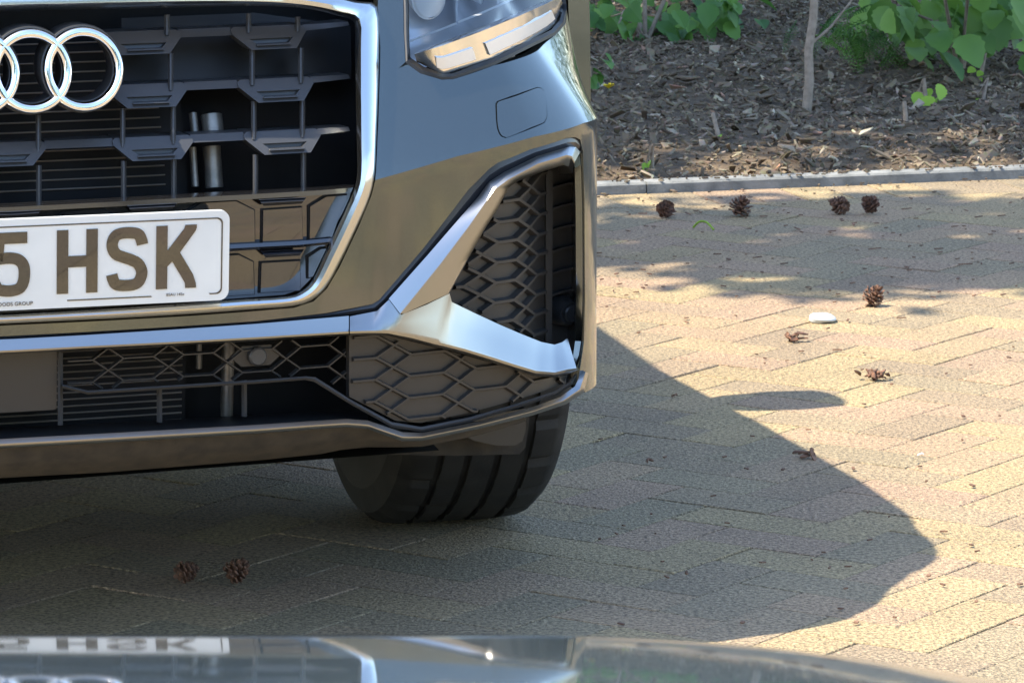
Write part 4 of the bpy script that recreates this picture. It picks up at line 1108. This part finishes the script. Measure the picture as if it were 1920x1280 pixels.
for m_ in hz: m_.materials.append(M['leaf'])
# broad-leaved shrub at the upper right: leaf positions taken off the picture at the shrub's depth
def at_y(px, py, y):
    d = ray(px, py); t = y / d.y; return Vector((0, 0, HC)) + d * t
rnd = random.Random(11)
b1 = bed_at(1800, 140)
tips = [at_y(px, py, b1.y + rnd.uniform(-.25, .35)) for px, py in [(1680, 12), (1700, -10), (1730, 8), (1650, -5), (1760, -8), (1790, 10), (1745, 40), (1780, 50), (1700, 62), (1735, 75), (1765, 95), (1712, 90), (1755, 60), (1800, 40), (1830, 55), (1800, 68), (1850, 20), (1820, -4), (1870, -12), (1880, 25), (1910, 10), (1900, -20), (1925, 40), (1915, 78), (1930, 95), (1690, 30), (1660, 22), (1840, 38), (1780, 30), (1725, 24), (1895, 50), (1768, 120)]]
tips += [at_y(rnd.uniform(1640, 2050), rnd.uniform(-330, -10), b1.y + rnd.uniform(-.3, .5)) for _ in range(110)]
tips += [at_y(rnd.gauss(x_, 34), min(110, rnd.gauss(y_, 22)), b1.y + rnd.uniform(-.1, .45)) for x_, y_ in ((1720, 20), (1760, 60), (1850, 15), (1900, 25), (1680, -10)) for _ in range(10)]
shrub('hazel_shrub', b1, tips, hz, 'leaf', 'broad-leaved green shrub hanging over the mulch bed at upper right', 'shrub', (.6, 1.05), -1.35, None, 6, 5)
# feathery conifer sprays left of it
def spray(L, n=11):
    V, Fs = tube([(0, 0, 0), (L * .5, 0, -.01), (L, 0, -.04)], [.002, .0015, .0006], 5)
    for i in range(1, n):
        t = i / n; x = L * t; l = L * .42 * (1 - t) ** .6
        for sg in (-1, 1):
            for k in range(4):
                u0 = k / 4; xx, yy = x + l * .75 * u0, sg * l * .8 * u0; zz = -.04 * t * t - .02 * u0
                ll = l * .30 * (1 - u0 * .6)
                for s2 in (-1, 1):
                    b = len(V); V += [(xx, yy, zz), (xx + ll * .9, yy + s2 * ll * .5, zz + .003), (xx + ll * .75, yy + s2 * ll * .75, zz - .002), (xx + ll * .2, yy + s2 * ll * .3, zz)]
                    Fs.append((b, b + 1, b + 2, b + 3))
    return V, Fs
sp = [mesh('spray', spray(.14, n)) for n in (10, 12)]
for m_ in sp: m_.materials.append(M['fern'])
b2 = bed_at(1640, 122)
tips = [at_y(px, py, b2.y + rnd.uniform(-.15, .3)) for px, py in [(1570, 40), (1590, 25), (1600, 50), (1620, 35), (1640, 60), (1625, 75), (1660, 45), (1655, 85), (1690, 70), (1600, 70), (1680, 95), (1640, 100), (1610, 62), (1670, 25), (1640, 20), (1575, 20), (1615, 10), (1660, 5), (1700, 40), (1585, 58), (1630, 50), (1690, 20)]]
tips += [at_y(rnd.gauss(1630, 40), min(105, rnd.gauss(55, 24)), b2.y + rnd.uniform(-.1, .25)) for _ in range(26)]
r_ = shrub('conifer_seedling', b2, tips, sp, 'fern', 'feathery light green conifer seedling left of the broad-leaved shrub', 'conifer', (.55, 1.0), -1.6, None, 4, 6)
# jagged low shrub at the upper left, beside the car
b3 = bed_at(1210, 72)
tips = [at_y(px, py, b3.y + rnd.uniform(-.2, .4)) for px, py in [(1160, 45), (1175, 60), (1190, 40), (1150, 62), (1215, 30), (1230, 45), (1245, 80), (1250, 60), (1265, 20), (1290, 65), (1310, 72), (1320, 50), (1280, 40), (1300, 30), (1170, 78), (1130, 20), (1110, 26), (1095, 12), (1140, 8), (1180, 12), (1210, 10), (1240, 8), (1330, 10), (1350, 5), (1355, 25), (1360, 42), (1270, 5), (1295, -5), (1200, -10), (1090, -8), (1380, -12), (1410, -4), (1235, 68), (1225, 62)]]
jl = [mesh('leaf', leaf_mesh(.075, .055, f, d)) for f, d in ((.2, .5), (.3, .7))]
for m_ in jl: m_.materials.append(M['fern'])
tips += [at_y(rnd.uniform(1000, 1480), rnd.uniform(-260, -10), b3.y + rnd.uniform(-.1, .7)) for _ in range(90)]
tips += [at_y(rnd.gauss(x_, 26), min(92, rnd.gauss(y_, 18)), b3.y + rnd.uniform(-.15, .3)) for x_, y_ in ((1180, 45), (1250, 55), (1120, 12), (1300, 40), (1360, 10)) for _ in range(15)]
shrub('low_shrub', b3, tips, jl, 'fern', 'low dark green shrub with small leaves behind the parked car', 'shrub', (.6, 1.2), -1.4, None, 6, 8)
# weed beside the car with a yellow flower
b4 = bed_at(1108, 168)
tips = [at_y(px, py, b4.y) for px, py in [(1112, 150), (1105, 158), (1118, 140), (1110, 132), (1134, 100), (1128, 112), (1100, 140)]]
shrub('weed', b4, tips, jl, 'leaf', 'dusty green weed at the edge of the bed touching the car outline', 'weed', (.4, .75), -1.4, None, 2, 9)
fp = bed_at(1141, 176); root = empty('dandelion', fp); tag(root, 'single small yellow flower in the mulch beside the car', 'flower')
obj('stem', tube([(0, 0, -.01), (.003, 0, .012)], [.002, .0015], 6), 'sprout', root)
pet = []
for k in range(14):
    a = k * 2.4; r0 = .004 + .006 * (k % 3) / 3; L = .012
    ca, sa = math.cos(a), math.sin(a); w_ = .004
    pet.append(([(0, 0, .013), (ca * L - sa * w_, sa * L + ca * w_, .017 + r0), (ca * (L + .004), sa * (L + .004), .018 + r0), (ca * L + sa * w_, sa * L - ca * w_, .017 + r0)], [(0, 1, 2, 3)]))
obj('petals', join(*pet), 'flower', root)
# sprouts
sv_ = [mesh('leaf', leaf_mesh(.055, .042, .1, .1))]
sv_[0].materials.append(M['sprout'])
for px, py, pts, lb in ((1738, 196, [(1722, 172), (1742, 166), (1764, 158), (1725, 188), (1758, 182), (1745, 180)], 'bright lime-green sprout on the mulch under the broad-leaved shrub'),
                        (1835, 150, [(1828, 128), (1842, 134), (1838, 146)], 'little yellow-green sprout farther right under the shrub'),
                        (1352, 258, [(1348, 252), (1360, 258)], 'tiny bright green seedling in the mulch midway along the kerb'),
                        (1700, 232, [(1698, 226), (1704, 230)], 'tiny green shoot in the mulch to the right of the thin stem'),
                        (1222, 318, [(1212, 306), (1228, 312), (1220, 300)], 'pale green seedling close to the kerb near the car'),
                        (1840, 190, [(1830, 184), (1848, 192)], 'dark small-leaved shoot right of the lime-green sprout')):
    b_ = bed_at(px, py); tp = [at_y(x, y, b_.y + random.uniform(-.02, .02)) for x, y in pts]
    shrub('sprout', b_, tp, sv_, 'sprout', lb, 'sprout', (.45, .95) if len(pts) > 3 else (.3, .55), -1.5, 'sprouts in the mulch', 1, int(px))
# sapling stem
b5 = bed_at(1511, 210); top = at_y(1527, -20, b5.y + .05)
pts = [Vector((0, 0, -.02))] + [(top - b5) * t + Vector((.004 * math.sin(9 * t), 0, 0)) for t in (.05, .25, .5, .75, 1)]
d_ = (top - b5); pts += [d_ * 1.6 + Vector((.02, .02, 0)), d_ * 3.0 + Vector((.0, .05, .1)), d_ * 5 + Vector((-.1, .1, .2))]
sap = empty('sapling', b5); tag(sap, 'thin pale straight sapling stem rising from the mulch', 'sapling')
obj('trunk', tube(pts, [.0135, .0125, .012, .0112, .0108, .0102, .009, .007, .003], 10), 'stem', sap)
obj('branch', tube([d_ * .55, d_ * .62 + Vector((.05, .02, .02)), d_ * .75 + Vector((.11, .03, .06))], [.004, .003, .0015], 6), 'stem', sap)
for k in range(14):
    t = rnd.uniform(2.2, 5)
    o = obj('leaf', hz[k % 3], None, sap, loc=d_ * t + Vector((rnd.gauss(0, .06), rnd.gauss(0, .06), 0))); o.rotation_euler = (rnd.gauss(0, .4), .5, rnd.uniform(0, 6.28))

# ------------------------------------------------------------------ trees (their shade dapples the bed and the paving by the kerb)
def crown_mesh(seed, c, rad, n, leaf):
    rnd = random.Random(seed); V, Fs = [], []
    cl = []
    for _ in range(26):
        while True:
            u = Vector((rnd.uniform(-1, 1), rnd.uniform(-1, 1), rnd.uniform(-1, 1)))
            if .3 < u.length < 1: break
        cl.append((Vector((u.x * rad[0], u.y * rad[1], u.z * rad[2])) + Vector(c), rnd.uniform(.22, .42)))
    for i in range(n):
        k, rr_ = cl[rnd.randrange(len(cl))]; s_ = min(rad) * rr_
        p = k + Vector((rnd.gauss(0, s_), rnd.gauss(0, s_), rnd.gauss(0, s_ * .7)))
        L = leaf * rnd.uniform(.6, 1.3); d = Vector((rnd.gauss(0, 1), rnd.gauss(0, 1), rnd.gauss(0, .6))).normalized(); e = d.orthogonal().normalized(); e = (Matrix.Rotation(rnd.uniform(0, 6.28), 3, d) @ e) * (L * .35)
        b = len(V); V += [tuple(p), tuple(p + d * L * .5 + e), tuple(p + d * L), tuple(p + d * L * .5 - e)]; Fs.append((b, b + 1, b + 2, b + 3))
    return V, Fs, cl
def tree(name, x, y, h, rad, n, lb, seed, leaf=.14, group=None):
    root = empty(name, (x, y, 0)); tag(root, lb, 'tree', group)
    rnd = random.Random(seed)
    V, Fs, cl = crown_mesh(seed, (0, 0, h), rad, n, leaf)
    tr = [tube([(0, 0, -.1), (.03, .02, h * .3), (-.04, .05, h * .7), (.02, 0, h + rad[2] * .6)], [.16, .12, .09, .02], 10)]
    for c, r0 in cl[:14]: tr.append(tube([(0, 0, max(.6, c.z - rad[2] * .6) * .8), tuple(c * .55 + Vector((0, 0, .4 * c.z - .1))), tuple(c)], [.05, .03, .01], 6))
    obj('trunk', join(*tr), 'bark', root); cr = obj('crown', (V, Fs), 'crown', root, smooth=False)
    return root
sh3 = SUNV * (1 / -SUNV.z)
def shade_tree(gx, gy, h, *a, **k): return tree('tree', gx - sh3.x * h, gy - sh3.y * h, h, *a, **k)
G1 = 'trees overhanging the bed'
shade_tree(.3, 12.0, 5.2, (2.0, 1.75, 1.1), 9000, 'tree overhanging the bed behind the parked car', 21, .17, G1)
shade_tree(2.6, 12.6, 5.6, (1.9, 1.8, 1.1), 9000, 'tree overhanging the bed farther right', 22, .17, G1)
shade_tree(1.4, 15.4, 6.0, (2.6, 1.9, 1.4), 9000, 'tree at the back of the bed', 23, .17, G1)
shade_tree(1.4, 9.28, 4.6, (1.6, .80, .5), 4400, 'low branch-heavy tree whose thin crown dapples the paving by the kerb', 24, .12, G1)
for k, (x, y, h, s_) in enumerate(((-14, -14, 4.0, 3.0), (-8.2, -19, 4.5, 3.2), (-1.5, -21, 4.2, 3.2), (6, -20, 4.4, 3.2), (13, -15, 4.2, 3.0), (18, -7, 4.2, 3.0))):
    tree('tree', x, y, h, (s_, s_, 2.6), 4500, 'leafy tree on the far side of the car park, %s' % ['first', 'second', 'third', 'fourth', 'fifth', 'sixth'][k], 40 + k, .42, 'trees round the car park')

# hedge along the back of the bed
rnd = random.Random(77); V_, F_ = [], []
for i in range(15000):
    a = rnd.uniform(-9, 11); b = 5.0 + abs(rnd.gauss(0, .45)) * (1 if rnd.random() < .8 else -.5); z = 2.7 * rnd.random() ** .85
    q = K0 + kd * a + kn * b; p = Vector((q.x, q.y, .05 + z + .25 * math.sin(a * 1.9) * z / 2.7))
    L = rnd.uniform(.08, .2); d = Vector((rnd.gauss(0, 1), rnd.gauss(-.3, 1), rnd.gauss(-.2, .7))).normalized(); e = d.orthogonal().normalized() * (L * .36)
    k = len(V_); V_ += [tuple(p), tuple(p + d * L * .5 + e), tuple(p + d * L), tuple(p + d * L * .5 - e)]; F_.append((k, k + 1, k + 2, k + 3))
hb = empty('hedge', K0 + kn * 5.2); tag(hb, 'dense dark green hedge closing the back of the planted bed', 'hedge')
off_ = K0 + kn * 5.2
obj('foliage', ([(x - off_.x, y - off_.y, z) for x, y, z in V_], F_), 'crown', hb, smooth=False)
st = []
for i in range(34):
    a = -8.7 + i * .58; q = kd * a + kn * rnd.uniform(-.1, .3); st.append(tube([(q.x, q.y, 0), (q.x + rnd.uniform(-.1, .1), q.y, 1.1), (q.x + rnd.uniform(-.2, .2), q.y + .1, 2.1)], [.03, .022, .008], 6))
so_ = obj('stem_row', join(*st), 'bark', hb); so_['kind'] = 'stuff'
